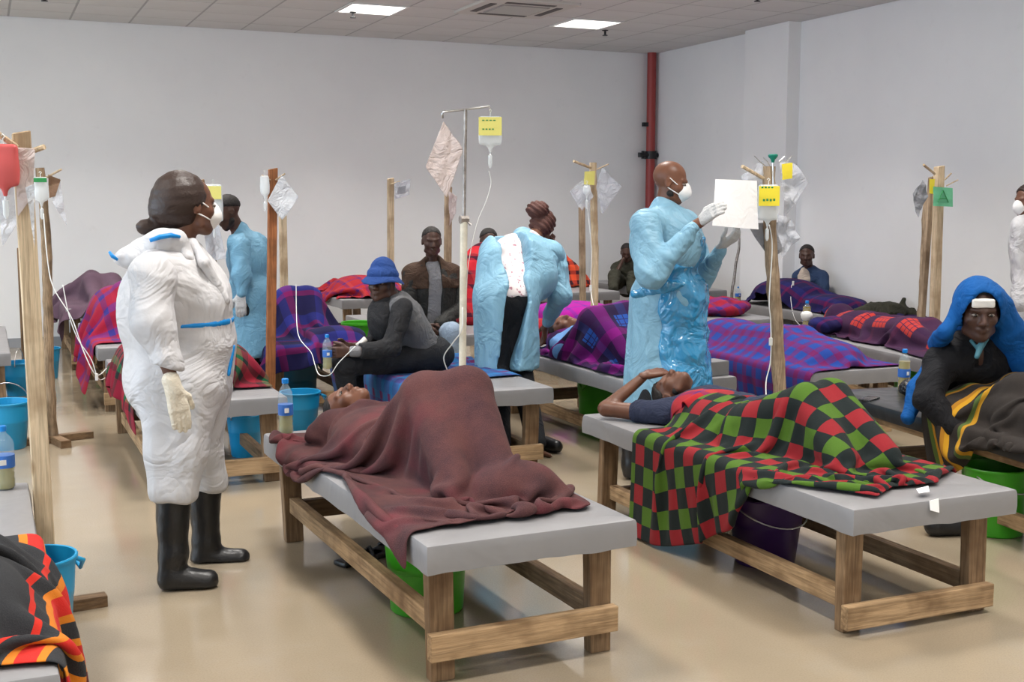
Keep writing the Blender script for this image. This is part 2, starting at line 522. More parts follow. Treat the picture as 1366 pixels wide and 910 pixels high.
for i in (1, 3, 5):
    wl.box((XL - 0.1, (ys[i] + ys[i + 1]) / 2, 0.5), (0.2, ys[i + 1] - ys[i], 1.0)); wl.box((XL - 0.1, (ys[i] + ys[i + 1]) / 2, 3.2), (0.2, ys[i + 1] - ys[i], 0.8))
struct('wall_left', wl, M_WALL)
for k, i in enumerate((1, 3, 5)):
    yc = (ys[i] + ys[i + 1]) / 2
    fr = MB()
    for dy in (-1.37, 0, 1.37): fr.box((XL - 0.1, yc + dy, 1.9), (0.07, 0.06, 1.8))
    for z in (1.03, 2.77): fr.box((XL - 0.1, yc, z), (0.07, 2.8, 0.06))
    w = struct('window_%d' % (k + 1), fr, M_WHITEMETAL)
    MB().box((XL - 0.1, yc, 1.9), (0.01, 2.7, 1.7)).build('pane', M_GLASS, w)
struct('baseboard_back', MB().box(((XL + XR) / 2, YF - 0.008, 0.05), (XR - XL, 0.016, 0.1)), M_BASE)
struct('baseboard_right', MB().box((XR - 0.008, 4.5, 0.05), (0.016, 12.0, 0.1)), M_BASE)

ceil = struct('ceiling', MB().box(((XL + XR) / 2, (YN + YF) / 2, 3.56), (XR - XL + 0.4, YF - YN + 0.4, 0.1)), M_GRID)
X0T, Y0T, TS = 0.34, 12.05, 0.6
tile_me = MB().box((0, 0, 0), (0.578, 0.578, 0.02), bevel=0.003).mesh('ceiling_tile'); tile_me.materials.append(M_TILE)
rest = MB(); lit = []
holes = {(round((x - 0.3 - X0T) / TS), round((y - 0.3 - Y0T) / TS)) for x in PANEL_X for y in PANEL_Y}
CAS = [(i, j) for i in (6, 7, 8) for j in (-2, -3)]
for i in range(-11, 13):
    for j in range(-27, 3):
        x0, x1 = X0T + TS * i, X0T + TS * (i + 1); y0, y1 = Y0T + TS * j, Y0T + TS * (j + 1)
        cx, cy = (x0 + x1) / 2, (y0 + y1) / 2
        x0c, x1c, y1c = max(x0, XL), min(x1, XR), min(y1, YF)
        if (i, j) in holes: lit.append((cx, cy)); continue
        if x1c - x0c < 0.05 or y1c - y0 < 0.05: continue
        whole = x1c == x1 and x0c == x0 and y1c == y1
        rr = 0.001 * random.uniform(-1, 1)
        if 0 <= i + 1 and cy > 8.3 and cy - 8.3 > (cx - 8) * 0.2 - 0.2:
            if whole: link('ceiling_tile', tile_me, None, ceil, (cx, cy, ZC + 0.01 + rr))
            else: MB().box(((x0c + x1c) / 2, (y0 + y1c) / 2, ZC + 0.01), (x1c - x0c - 0.022, y1c - y0 - 0.022, 0.02)).build('ceiling_tile', M_TILE, ceil)
        else: rest.box(((x0c + x1c) / 2, (y0 + y1c) / 2, ZC + 0.01), (x1c - x0c - 0.022, y1c - y0 - 0.022, 0.02))
rest.build('ceiling_tiles_overhead', M_TILE, ceil)['kind'] = 'stuff'
gb = MB()
for i in range(-10, 14):
    x = X0T + TS * i
    if XL < x < XR: gb.box((x, (YN + YF) / 2, ZC + 0.012), (0.024, YF - YN, 0.02))
for j in range(-26, 4):
    y = Y0T + TS * j
    if YN < y < YF: gb.box(((XL + XR) / 2, y, ZC + 0.0125), (XR - XL, 0.024, 0.02))
gb.build('ceiling_grid', M_GRID, ceil)['kind'] = 'stuff'
LAB = {(3.64, 11.75): 'lit square ceiling light left of the air conditioner panel', (6.04, 11.75): 'lit square ceiling light right of the air conditioner panel'}
over = MB()
for cx, cy in lit:
    vis = [l for (a, b_), l in LAB.items() if abs(a - cx) < 0.1 and abs(b_ - cy) < 0.1]
    if not vis: over.box((cx, cy, ZC + 0.012), (0.56, 0.56, 0.012)); continue
    t = empty('ceiling_light', (cx, cy, ZC), 0, vis[0], 'ceiling light', 'ceiling light panels')
    f = MB()
    for s in (-1, 1):
        f.box((s * 0.285, 0, 0.005), (0.03, 0.6, 0.03)); f.box((0, s * 0.285, 0.005), (0.54, 0.03, 0.03))
    f.build('frame', M_WHITEMETAL, t)
    MB().box((0, 0, 0.012), (0.54, 0.54, 0.01)).build('diffuser', M_PANEL, t)
    if vis:
        lv = MB()
        for q in range(1, 8): lv.box((0, -0.27 + q * 0.0675, 0.002), (0.54, 0.003, 0.012))
        lv.build('louvre', M_STEEL, t)['kind'] = 'stuff'

over.build('ceiling_lights_overhead', M_PANEL, ceil)['kind'] = 'stuff'
ac = empty('air_conditioner', (4.9, 11.05, ZC), 0, 'recessed square air conditioner cassette between the two ceiling lights', 'air conditioner')
MB().box((0, 0, -0.012), (0.95, 0.95, 0.03), bevel=0.01).build('panel', M_BEIGEPL, ac)
gr = MB().box((0, 0, -0.03), (0.5, 0.5, 0.012), bevel=0.004).build('grille', plain('grille_shade', (0.34, 0.32, 0.30), 0.6), ac)
sl = MB()
for q in range(12): sl.box((0, -0.22 + q * 0.04, -0.038), (0.46, 0.012, 0.006))
sl.build('grille_slat', M_BEIGEPL, gr)['kind'] = 'stuff'
for a in range(4):
    c, s = math.cos(a * PI / 2), math.sin(a * PI / 2)
    MB().box((c * 0.35, s * 0.35, -0.028), (0.07 if c else 0.52, 0.07 if abs(s) > .5 else 0.52, 0.006) if abs(c) > .5 else (0.52, 0.07, 0.006)).build('air_slot', M_DARKSLOT, ac)
for n_, (x, y) in enumerate(((3.52, 12.0), (6.45, 12.1), (0.62, 12.2), (6.65, 9.5))):
    sp = empty('sprinkler', (x, y, ZC), 0, ('small sprinkler head below the left ceiling light', 'small sprinkler head below the right ceiling light', 'small sprinkler head above the left end of the back wall', 'small sprinkler head at the top edge above the pilaster')[n_], 'sprinkler', 'ceiling sprinklers')
    MB().lathe([(0.035, 0), (0.035, -0.008), (0.012, -0.012), (0.012, -0.05), (0.03, -0.055), (0.03, -0.062), (0.002, -0.065)], 10).build('head', M_BLACK, sp)
pp = empty('sprinkler_pipe', (7.965, 13.66, 0), 0, 'red vertical fire pipe with black clamps in the corner', 'pipe')
MB().tube([(0, 0, 0.0), (0, 0, 3.459)], 0.058, 16).build('pipe', M_RED, pp, smooth=True, angle=40)
vz = 2.16
MB().tube([(0, 0, vz - 0.05), (0, 0, vz + 0.05)], 0.078, 16).build('clamp', M_BLACK, pp, smooth=True, angle=40)
MB().tube([(-0.17, -0.03, vz), (0.09, -0.03, vz)], 0.028, 10).tube([(-0.13, -0.03, vz - 0.05), (-0.13, -0.03, vz + 0.05)], 0.02, 8).tube([(-0.17, -0.03, vz - 0.03), (-0.17, -0.03, vz + 0.03)], 0.03, 8).build('valve', M_BLACK, pp)
MB().box((-0.07, 0.0, 2.55), (0.1, 0.05, 0.05)).build('bracket', M_BLACK, pp)

# ------------------------------------------------------------ beds
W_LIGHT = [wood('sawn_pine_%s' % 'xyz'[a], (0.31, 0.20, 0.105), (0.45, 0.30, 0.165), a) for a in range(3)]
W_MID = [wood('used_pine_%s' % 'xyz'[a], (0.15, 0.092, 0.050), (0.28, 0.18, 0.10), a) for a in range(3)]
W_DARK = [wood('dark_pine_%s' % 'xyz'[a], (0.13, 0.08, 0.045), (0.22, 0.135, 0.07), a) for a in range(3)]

def cover_mat(name, c, rough=0.42):
    m, nt, b = new_mat(name); v = coords(nt, 'Object')
    f = noise(nt, v, 3, 4, 0.6)
    lk(nt, ramp(nt, f, [(0.3, tuple(x * 0.9 for x in c)), (0.7, c)]), b.inputs['Base Color'])
    b.inputs['Roughness'].default_value = rough
    w = noise(nt, coords(nt, 'Object', (1, 1, 1)), 3.2, 2, 0.4, 2.0)
    bump(nt, b, w, 0.22, 0.03)
    return m
M_COVER = cover_mat('grey_vinyl_cover', (0.225, 0.222, 0.23))
M_COVER_BLK = cover_mat('black_vinyl_cover', (0.025, 0.027, 0.03), 0.28)

def slab_mesh(w, l, h, seed):
    """top board wrapped in vinyl: rounded edge, pulled folds and a slightly wavy lower hem"""
    r = np.random.RandomState(seed); n = 44; m = 60
    per = []
    for i in range(n): per.append((-w / 2 + w * i / n, -l / 2, 0, -1))
    for i in range(m): per.append((w / 2, -l / 2 + l * i / m, 1, 0))
    for i in range(n): per.append((w / 2 - w * i / n, l / 2, 0, 1))
    for i in range(m): per.append((-w / 2, l / 2 - l * i / m, -1, 0))
    per = np.array(per); N = len(per); t = np.arange(N) / N * 2 * PI
    wob = sum(np.sin(t * f + r.rand() * 6) / f ** 0.5 for f in (5, 9, 14, 23, 31)) * 0.004
    fold = np.maximum(0, sum(np.sin(t * f + r.rand() * 6) for f in (11, 17, 29)) - 1.2) * 0.004
    rings = []
    for inset, z, wf in ((0.10, 0, 0), (0.012, 0, 0), (0.003, -0.004, 0.1), (0, -0.012, 0.3), (-0.001, -h * 0.35, 0.8), (-0.002, -h * 0.7, 1), (0, -h, 1), (0.01, -h - 0.001, 1)):
        x = per[:, 0] * (1 - 2 * inset / w) + per[:, 2] * fold * wf; y = per[:, 1] * (1 - 2 * inset / l) + per[:, 3] * fold * wf
        rings.append(np.stack([x, y, np.full(N, z) - (wob + 0.004 if z <= -h else 0)], -1))
    V = np.concatenate(rings + [np.array([[0, 0, 0.0]]), np.array([[0, 0, -h + 0.005]])])
    F = []
    for k in range(len(rings) - 1):
        a = k * N + np.arange(N); b = k * N + (np.arange(N) + 1) % N
        F.append(np.stack([a, b, b + N, a + N], -1))
    F = np.concatenate(F).tolist(); last = (len(rings) - 1) * N
    F += [(i, len(V) - 2, (i + 1) % N) for i in range(N)] + [(last + i, last + (i + 1) % N, len(V) - 1) for i in range(N)]
    me = bpy.data.meshes.new('bed_top'); me.from_pydata(V.tolist(), [], [tuple(f) for f in F])
    bm = bmesh.new(); bm.from_mesh(me); bmesh.ops.recalc_face_normals(bm, faces=bm.faces[:]); bm.to_mesh(me); bm.free()
    me.polygons.foreach_set('use_smooth', np.full(len(me.polygons), True)); me.set_sharp_from_angle(angle=0.6)
    return me

BED_H = 0.49
def bed(label, x0, x1, y0, y1, rz=0.0, z=BED_H, cover=None, slab=0.09, near_rail=True, rail_z=0.115, end_z=0.10, wn=W_LIGHT, wf=W_MID, seed=1, skew=0.0, name='wooden_bed', lean=0.0):
    """plank bed: near end at y0; parts in the bed's own frame about its centre"""
    cx, cy, w, l = (x0 + x1) / 2, (y0 + y1) / 2, x1 - x0, y1 - y0
    t = empty(name, (cx, cy, 0), rz, label, 'bed', 'plank beds with vinyl covered tops')
    link('bed_top', slab_mesh(w, l, slab, seed), cover or M_COVER, t, (0, 0, z))
    wn, wf = wn, wf
    r = random.Random(seed); zt = z - slab + 0.012
    lx, ly, lw, ld = w / 2 - 0.085, l / 2 - 0.12, 0.088, 0.05
    for sx in (-1, 1):
        for sy in (-1, 1):
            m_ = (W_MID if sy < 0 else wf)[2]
            dx, dy = r.uniform(-0.012, 0.012) + lean * (1 if sx < 0 else 0.3), r.uniform(-0.01, 0.01); k = 0.93 + r.uniform(-.03, .03)
            X, Y = sx * lx, sy * ly
            pts = [(X + dx + a * lw / 2 * k, Y + dy + b_ * ld / 2, 0.0) for a, b_ in ((-1, -1), (1, -1), (1, 1), (-1, 1))]
            pts += [(X + a * lw / 2, Y + b_ * ld / 2, zt) for a, b_ in ((-1, -1), (1, -1), (1, 1), (-1, 1))]
            o = MB().hexa(pts)
            bmesh.ops.bevel(o.bm, geom=o.bm.edges[:], offset=0.003, segments=1, affect='EDGES')
            o.build('leg', m_, t)
    for sx in (-1, 1):
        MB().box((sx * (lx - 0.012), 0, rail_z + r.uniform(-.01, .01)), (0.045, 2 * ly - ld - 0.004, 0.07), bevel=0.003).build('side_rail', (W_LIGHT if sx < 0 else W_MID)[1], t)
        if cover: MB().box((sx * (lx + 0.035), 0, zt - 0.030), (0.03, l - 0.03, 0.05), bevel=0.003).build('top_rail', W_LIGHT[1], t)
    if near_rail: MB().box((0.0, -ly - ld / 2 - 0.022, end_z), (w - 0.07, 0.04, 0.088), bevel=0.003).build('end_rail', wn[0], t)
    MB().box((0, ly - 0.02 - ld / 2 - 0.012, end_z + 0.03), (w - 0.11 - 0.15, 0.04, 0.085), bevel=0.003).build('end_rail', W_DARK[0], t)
    return t
B = {}
B['B1'] = bed('nearest middle plank bed under the maroon blanket', 1.18, 1.94, 3.43, 5.46, rz=0.035, seed=1, lean=0.02, rail_z=0.17, end_z=0.13)
B['B2'] = bed('front plank bed under the red, green and black checked blanket', 2.73, 3.49, 3.25, 5.31, seed=2, rail_z=0.115, end_z=0.07)
B['B14'] = bed('plank bed cut off at the lower left edge under the striped charcoal blanket', -0.66, 0.115, 2.80, 4.84, seed=3)
B['B8'] = bed('plank bed with a black vinyl top where the blue-hooded person sits', 4.22, 4.98, 3.42, 5.42, rz=-0.13, seed=4, cover=M_COVER_BLK, slab=0.07, wn=W_LIGHT)
B['B3'] = bed('plank bed with the blue patterned cloth behind the maroon blanket', 2.21, 2.98, 6.18, 8.22, seed=5, near_rail=True)
B['B4'] = bed('plank bed with the patient being attended by the bending nurse', 3.47, 4.2, 6.12, 8.14, seed=6, wn=W_MID)
B['B5'] = bed('plank bed under the blue and magenta spotted blanket', 4.7, 5.45, 6.05, 8.08, seed=7)
B['B9'] = bed('plank bed behind the standing woman in white coveralls', 0.72, 1.49, 6.45, 8.48, seed=8)
B['B6'] = bed('plank bed under the navy blanket with orange squares', 5.97, 6.73, 6.15, 8.2, rz=-0.16, seed=9)
B['B13'] = bed('plank bed at the left edge with a yellow drink bottle on it', -0.62, 0.14, 9.1, 11.12, seed=10)
B['B10'] = bed('plank bed under the navy and purple tartan by the orange-brown post', 1.86, 2.62, 8.6, 10.62, seed=11)
B['B11'] = bed('plank bed under the red and blue tartan left of the woman', 0.73, 1.49, 9.15, 11.15, seed=12)
B['B12'] = bed('farthest left plank bed under the dusky purple blanket', 0.66, 1.42, 11.6, 13.6, z=0.58, seed=13)
B['B21'] = bed('plank bed on which the man in the brown jacket sits', 3.1, 3.86, 8.95, 10.95, seed=14)
B['B15'] = bed('far plank bed holding the crumpled red blanket', 3.25, 4.0, 11.6, 13.5, z=0.58, seed=15)
B['B18'] = bed('plank bed under the folded magenta blanket', 4.55, 5.3, 8.9, 10.9, seed=16)
B['B17'] = bed('far plank bed with the orange checked blanket against the back wall', 5.3, 6.4, 11.6, 13.5, z=0.58, seed=17)
B['B20'] = bed('plank bed by the wall-side row just right of the doctor', 5.95, 6.72, 9.1, 11.1, seed=18)
B['B19'] = bed('far plank bed behind the doctor near the corner', 6.85, 7.6, 11.3, 13.3, z=0.58, seed=19)
B['B7'] = bed('plank bed along the right wall where the man in the navy jacket sits', 7.27, 8.02, 8.6, 11.0, seed=20)

# ------------------------------------------------------------ blanket materials
def fuzz(nt, b, vec, amt=0.5):
    f = noise(nt, vec, 260, 2, 0.6); g = noise(nt, vec, 14, 4, 0.6)
    bump(nt, b, mth(nt, 'ADD', mth(nt, 'MULTIPLY', f, 0.35), mth(nt, 'MULTIPLY', g, 0.9)), amt, 0.006)
    b.inputs['Roughness'].default_value = 0.95; b.inputs['Sheen Weight'].default_value = 0.03; b.inputs['Specular IOR Level'].default_value = 0.1
    return f

def uvxy(nt):
    tc = nt.nodes.new('ShaderNodeTexCoord'); s = nt.nodes.new('ShaderNodeSeparateXYZ'); lk(nt, tc.outputs['UV'], s.inputs[0])
    return tc.outputs['UV'], s.outputs[0], s.outputs[1]

def check_mat(name, size, ca, cb, cd):
    """squares of two colours standing corner to corner on a dark ground"""
    m, nt, b = new_mat(name); uv, u, v = uvxy(nt)
    wob = noise(nt, uv, 3.0, 2, 0.5)
    u = mth(nt, 'ADD', u, mth(nt, 'MULTIPLY', wob, 0.02)); 
    i = mth(nt, 'FLOOR', mth(nt, 'DIVIDE', u, size)); j = mth(nt, 'FLOOR', mth(nt, 'DIVIDE', v, size))
    par = mth(nt, 'FLOORED_MODULO', mth(nt, 'ADD', i, j), 2.0); ci = mth(nt, 'FLOORED_MODULO', i, 2.0)
    col = mixc(nt, par, mixc(nt, ci, ca, cb), cd)
    n = fuzz(nt, b, uv, 0.5)
    col = mixc(nt, mth(nt, 'MULTIPLY', n, 0.35), col, cd)
    lk(nt, col, b.inputs['Base Color']); return m

def tartan(name, period, wu, wv, f=0.5, rot=0.0, spots=None):
    """two sets of coloured bands crossed; wu, wv: [(start, colour) ...] over one period"""
    m, nt, b = new_mat(name); uv, u, v = uvxy(nt)
    if rot:
        mp = nt.nodes.new('ShaderNodeMapping'); mp.inputs['Rotation'].default_value = (0, 0, rot); lk(nt, uv, mp.inputs[0])
        s = nt.nodes.new('ShaderNodeSeparateXYZ'); lk(nt, mp.outputs[0], s.inputs[0]); u, v = s.outputs[0], s.outputs[1]
    fu = mth(nt, 'FRACT', mth(nt, 'DIVIDE', u, period)); fv = mth(nt, 'FRACT', mth(nt, 'DIVIDE', v, period))
    cu = ramp(nt, fu, wu, 'CONSTANT'); cv = ramp(nt, fv, wv, 'CONSTANT')
    n = fuzz(nt, b, uv, 0.5)
    col = mixc(nt, mth(nt, 'ADD', mth(nt, 'MULTIPLY', n, 0.5), f - 0.25), cu, cv)
    if spots:
        a = mth(nt, 'GREATER_THAN', fu, spots[0]); c = mth(nt, 'GREATER_THAN', fv, spots[0])
        k = mth(nt, 'MULTIPLY', a, c)
        if len(spots) > 2:
            g = mth(nt, 'GREATER_THAN', mth(nt, 'FRACT', mth(nt, 'MULTIPLY', fu, spots[2])), 0.16); h = mth(nt, 'GREATER_THAN', mth(nt, 'FRACT', mth(nt, 'MULTIPLY', fv, spots[2])), 0.16)
            k = mth(nt, 'MULTIPLY', k, mth(nt, 'MULTIPLY', g, h))
        col = mixc(nt, mth(nt, 'MULTIPLY', k, 0.9), col, spots[1])
    lk(nt, col, b.inputs['Base Color']); return m

def wool(name, c0, c1, c2=None, sc=3.5):
    m, nt, b = new_mat(name); uv, u, v = uvxy(nt)
    f = noise(nt, uv, sc, 5, 0.65); n = fuzz(nt, b, uv, 0.6)
    col = ramp(nt, f, [(0.36, c0), (0.62, c1)])
    if c2: col = mixc(nt, ramp(nt, noise(nt, coords(nt, 'UV', (1, 1, 1), (3.1, 7, 0)), 2.4, 3, 0.6), [(0.52, 0.0), (0.68, 0.85)]), col, c2)
    col = mixc(nt, ramp(nt, n, [(0.4, 0.0), (0.8, 0.4)]), col, tuple(min(1, c * 1.8 + 0.012) for c in c1))
    lk(nt, col, b.inputs['Base Color']); return m

def striped(name, ground, axis, bands):
    """bands: [(from, to, colour)] in metres across one axis of the cloth"""
    m, nt, b = new_mat(name); uv, u, v = uvxy(nt); n = fuzz(nt, b, uv, 0.6)
    col = mixc(nt, ramp(nt, n, [(0.4, 0.0), (0.8, 0.4)]), ground, tuple(c * 2.2 for c in ground))
    x = (u, v)[axis]
    for lo, hi, c in bands:
        k = mth(nt, 'MULTIPLY', mth(nt, 'GREATER_THAN', x, lo), mth(nt, 'LESS_THAN', x, hi))
        col = mixc(nt, k, col, c)
    lk(nt, col, b.inputs['Base Color']); return m

M_MAROON = wool('maroon_wool', (0.040, 0.020, 0.024), (0.082, 0.034, 0.033), (0.115, 0.020, 0.028), 5.0)
M_DUSK = wool('dusky_purple_wool', (0.075, 0.045, 0.065), (0.10, 0.06, 0.085))
M_CHARC = wool('charcoal_wool', (0.028, 0.026, 0.026), (0.04, 0.036, 0.034))
M_RGB = check_mat('red_green_black_check', 0.080, (0.27, 0.018, 0.024), (0.075, 0.155, 0.018), (0.014, 0.019, 0.019))
M_RGB_FAR = tartan('red_green_tartan', 0.24, [(0, (0.18, 0.012, 0.025)), (0.45, (0.008, 0.012, 0.012)), (0.62, (0.0, 0.12, 0.04)), (0.8, (0.008, 0.012, 0.012))], [(0, (0.20, 0.012, 0.03)), (0.4, (0.012, 0.02, 0.02)), (0.6, (0.30, 0.02, 0.035)), (0.85, (0.01, 0.015, 0.015))])
M_REDBLUE = tartan('red_blue_tartan', 0.20, [(0, (0.26, 0.014, 0.03)), (0.5, (0.025, 0.02, 0.12)), (0.75, (0.22, 0.01, 0.03))], [(0, (0.25, 0.012, 0.035)), (0.55, (0.04, 0.03, 0.20)), (0.9, (0.25, 0.01, 0.05))])
M_NAVYPUR = tartan('navy_purple_tartan', 0.30, [(0, (0.01, 0.01, 0.045)), (0.35, (0.02, 0.022, 0.15)), (0.6, (0.15, 0.01, 0.08)), (0.8, (0.01, 0.01, 0.05))], [(0, (0.012, 0.01, 0.05)), (0.4, (0.17, 0.01, 0.085)), (0.55, (0.02, 0.025, 0.18)), (0.85, (0.012, 0.01, 0.04))])
M_PURPLAID = tartan('purple_blue_plaid', 0.27, [(0, (0.035, 0.008, 0.05)), (0.25, (0.17, 0.008, 0.15)), (0.55, (0.015, 0.01, 0.03)), (0.8, (0.02, 0.03, 0.12))], [(0, (0.02, 0.01, 0.04)), (0.35, (0.15, 0.008, 0.13)), (0.6, (0.03, 0.012, 0.07)), (0.85, (0.02, 0.015, 0.05))], spots=(0.66, (0.02, 0.07, 0.30), 7))
M_SPOT = tartan('blue_magenta_spotted', 0.115, [(0, (0.13, 0.012, 0.09)), (0.4, (0.03, 0.035, 0.20))], [(0, (0.13, 0.015, 0.09)), (0.4, (0.045, 0.035, 0.20))], spots=(0.45, (0.014, 0.05, 0.25)))
M_NAVYOR = tartan('navy_orange_squares', 0.36, [(0, (0.035, 0.014, 0.04)), (0.5, (0.055, 0.02, 0.05)), (0.7, (0.03, 0.012, 0.04))], [(0, (0.04, 0.015, 0.045)), (0.5, (0.055, 0.018, 0.05)), (0.9, (0.09, 0.02, 0.05))], spots=(0.52, (0.42, 0.04, 0.03), 8))
M_NAVYWINE = tartan('navy_wine_tartan', 0.22, [(0, (0.015, 0.012, 0.06)), (0.5, (0.10, 0.008, 0.05)), (0.7, (0.02, 0.02, 0.12))], [(0, (0.015, 0.012, 0.06)), (0.45, (0.12, 0.01, 0.06)), (0.6, (0.015, 0.015, 0.09))])
M_MAGENTA = tartan('magenta_weave', 0.16, [(0, (0.32, 0.01, 0.25)), (0.55, (0.12, 0.02, 0.24)), (0.75, (0.35, 0.01, 0.25))], [(0, (0.35, 0.01, 0.27)), (0.5, (0.14, 0.03, 0.26)), (0.7, (0.34, 0.012, 0.25))])
M_REDCRUMP = tartan('red_purple_rag', 0.17, [(0, (0.30, 0.016, 0.022)), (0.6, (0.07, 0.015, 0.10)), (0.8, (0.36, 0.04, 0.035))], [(0, (0.28, 0.02, 0.03)), (0.5, (0.30, 0.02, 0.02)), (0.8, (0.06, 0.02, 0.14))])
M_ORCHECK = tartan('orange_black_check', 0.11, [(0, (0.60, 0.06, 0.025)), (0.6, (0.03, 0.012, 0.015))], [(0, (0.62, 0.08, 0.03)), (0.6, (0.04, 0.012, 0.02))])
M_REDCHECK = tartan('red_white_check', 0.12, [(0, (0.45, 0.02, 0.03)), (0.6, (0.05, 0.01, 0.02)), (0.9, (0.30, 0.05, 0.05))], [(0, (0.45, 0.02, 0.03)), (0.7, (0.06, 0.01, 0.03))])
M_STRIPE = striped('charcoal_with_yellow_stripes', (0.025, 0.021, 0.019), 0, [(0.76, 0.785, (0.42, 0.22, 0.02)), (0.785, 0.81, (0.08, 0.12, 0.035)), (0.87, 0.895, (0.48, 0.25, 0.02)), (0.895, 0.915, (0.35, 0.16, 0.02)), (0.98, 1.00, (0.42, 0.20, 0.02)), (1.0, 1.025, (0.08, 0.12, 0.03))])
M_FIRE = striped('charcoal_with_fire_stripes', (0.028, 0.029, 0.032), 0, [(0.02, 0.05, (0.10, 0.02, 0.02)), (0.05, 0.075, (0.55, 0.19, 0.02)), (0.075, 0.125, (0.45, 0.02, 0.02)), (0.125, 0.145, (0.58, 0.20, 0.02)), (0.19, 0.21, (0.55, 0.18, 0.02)), (0.21, 0.26, (0.5, 0.025, 0.02)), (0.26, 0.285, (0.55, 0.17, 0.02)), (0.33, 0.35, (0.5, 0.03, 0.02))])
M_BLUECLOTH = tartan('blue_printed_cloth', 0.16, [(0, (0.015, 0.12, 0.30)), (0.45, (0.05, 0.05, 0.19)), (0.7, (0.02, 0.16, 0.36))], [(0, (0.04, 0.05, 0.18)), (0.4, (0.02, 0.13, 0.32)), (0.75, (0.05, 0.04, 0.16))], spots=(0.62, (0.14, 0.01, 0.07), 3))

# ------------------------------------------------------------ blankets
def bed_box(key, grow=0.0):
    t = B[key]; w, l, z = BDIM[key]
    c, s = math.cos(t.rotation_euler.z), math.sin(t.rotation_euler.z)
    return rbox((t.location.x, t.location.y, z - 0.06), (w / 2 + grow, l / 2 + grow, 0.06), 0.012, M=np.array([[c, s, 0], [-s, c, 0], [0, 0, 1]]))
BDIM = {}
for k_, t_ in B.items():
    top = [c for c in t_.children if c.name.startswith('bed_top')][0]
    BDIM[k_] = (max(v.co.x for v in top.data.vertices) * 2 - 0.004, max(v.co.y for v in top.data.vertices) * 2 - 0.004, top.location.z + 0.002)

def legs(hipL, kneeL, footL, hipR, kneeR, footR, r=(0.085, 0.065, 0.05)):
    return [cone(hipL, kneeL, r[0], r[1], 0.03), cone(kneeL, footL, r[1], r[2], 0.03), cone(hipR, kneeR, r[0], r[1], 0.03), cone(kneeR, footR, r[1], r[2], 0.03)]

def blanket(name, label, mat, prims, corners, rest, n, cat='blanket', steps=110, fold=1.0, seed=3, lift=0.02, lam=0.17, sub=1, thick=0.007, post=None, group=None, fric=0.75, iters=6, h=0.02, smoothz=2, pin=None, bend=0.25, drag=0.03):
    """corners: near-left, near-right, far-left, far-right (x, y); v runs from near to far"""
    A, Bc, Cc, Dc = [np.array(c[:2], float) for c in corners]
    nu, nv = n; u = np.linspace(0, 1, nu)[:, None, None]; v = np.linspace(0, 1, nv)[None, :, None]
    xy = (A * (1 - u) + Bc * u) * (1 - v) + (Cc * (1 - u) + Dc * u) * v
    lo = np.array([xy[..., 0].min() - 0.45, xy[..., 1].min() - 0.4, -0.05]); hi = np.array([xy[..., 0].max() + 0.45, xy[..., 1].max() + 0.4, max(p.hi[2] for p in prims) + 0.25])
    F = Field(prims, lo, hi, h)
    # height of the top surface over each (x, y)
    zz = F.lo[2] + F.h * np.arange(F.n[2]); inside = F.D < 0
    H = np.where(inside.any(-1), zz[F.n[2] - 1 - np.argmax(inside[..., ::-1], -1)], 0.0)
    for _ in range(smoothz):
        Hn = H.copy(); Hn[1:-1, 1:-1] = np.maximum(H[1:-1, 1:-1], (H[:-2, 1:-1] + H[2:, 1:-1] + H[1:-1, :-2] + H[1:-1, 2:]) / 4); H = Hn
    gi = np.clip(((xy - lo[:2]) / F.h).round().astype(int), 0, F.n[:2] - 1)
    Z = H[gi[..., 0], gi[..., 1]]
    base = max(p.hi[2] for p in prims if p.kind == 'box') if any(p.kind == 'box' for p in prims) else 0
    Z = np.maximum(Z, base - 0.02)
    P = np.concatenate([xy, np.zeros((nu, nv, 1))], -1)
    Z = Z + lift + fold * 0.022 * (1 + wav(P, seed, 2 * PI / lam, 4)) + fold * 0.012 * (1 + wav(P, seed + 5, 4 * PI / lam, 4))
    X0 = np.concatenate([xy, Z[..., None]], -1)
    pins = None
    if pin is not None: pins = pin(X0, u[:, 0, 0], v[0, :, 0])
    X = drape(X0, (rest[0] / (nu - 1), rest[1] / (nv - 1)), F, steps=steps, fric=fric, iters=iters, bend=bend, pins=pins, drag=drag)
    if post is not None: X = post(X)
    o = cloth_obj(name, X, mat, rest, sub=sub, thick=thick)
    return tag(o, label, cat, group or 'blankets on the beds')


def edge_pin(edge, lo, hi, path, z, wave=0.015, every=1):
    """holds part of one edge of the cloth on a path; edge 'u0','u1','v0','v1'"""
    def f(X, u, v):
        t = v if edge[0] == 'u' else u; k = np.nonzero((t >= lo) & (t <= hi))[0][::every]
        q = (t[k] - lo) / (hi - lo); path_ = np.array(path, float); s_ = np.linspace(0, 1, len(path_))
        m = np.zeros(X.shape[:2], bool)
        P = np.stack([np.interp(q, s_, path_[:, 0]), np.interp(q, s_, path_[:, 1]), np.interp(q, s_, path_[:, 2]) if path_.shape[1] > 2 else np.full(len(k), z)], -1)
        P[:, 0 if edge[0] == 'u' else 1] += wave * np.sin(q * 23 + 1) * np.sin(q * 9)
        i = (0 if edge[1] == '0' else -1)
        if edge[0] == 'u': X[i, k] = P; m[i, k] = True
        else: X[k, i] = P; m[k, i] = True
        return m
    return f
def pins_of(*fs):
    def f(X, u, v):
        m = np.zeros(X.shape[:2], bool)
        for g in fs: m |= g(X, u, v)
        return m
    return f

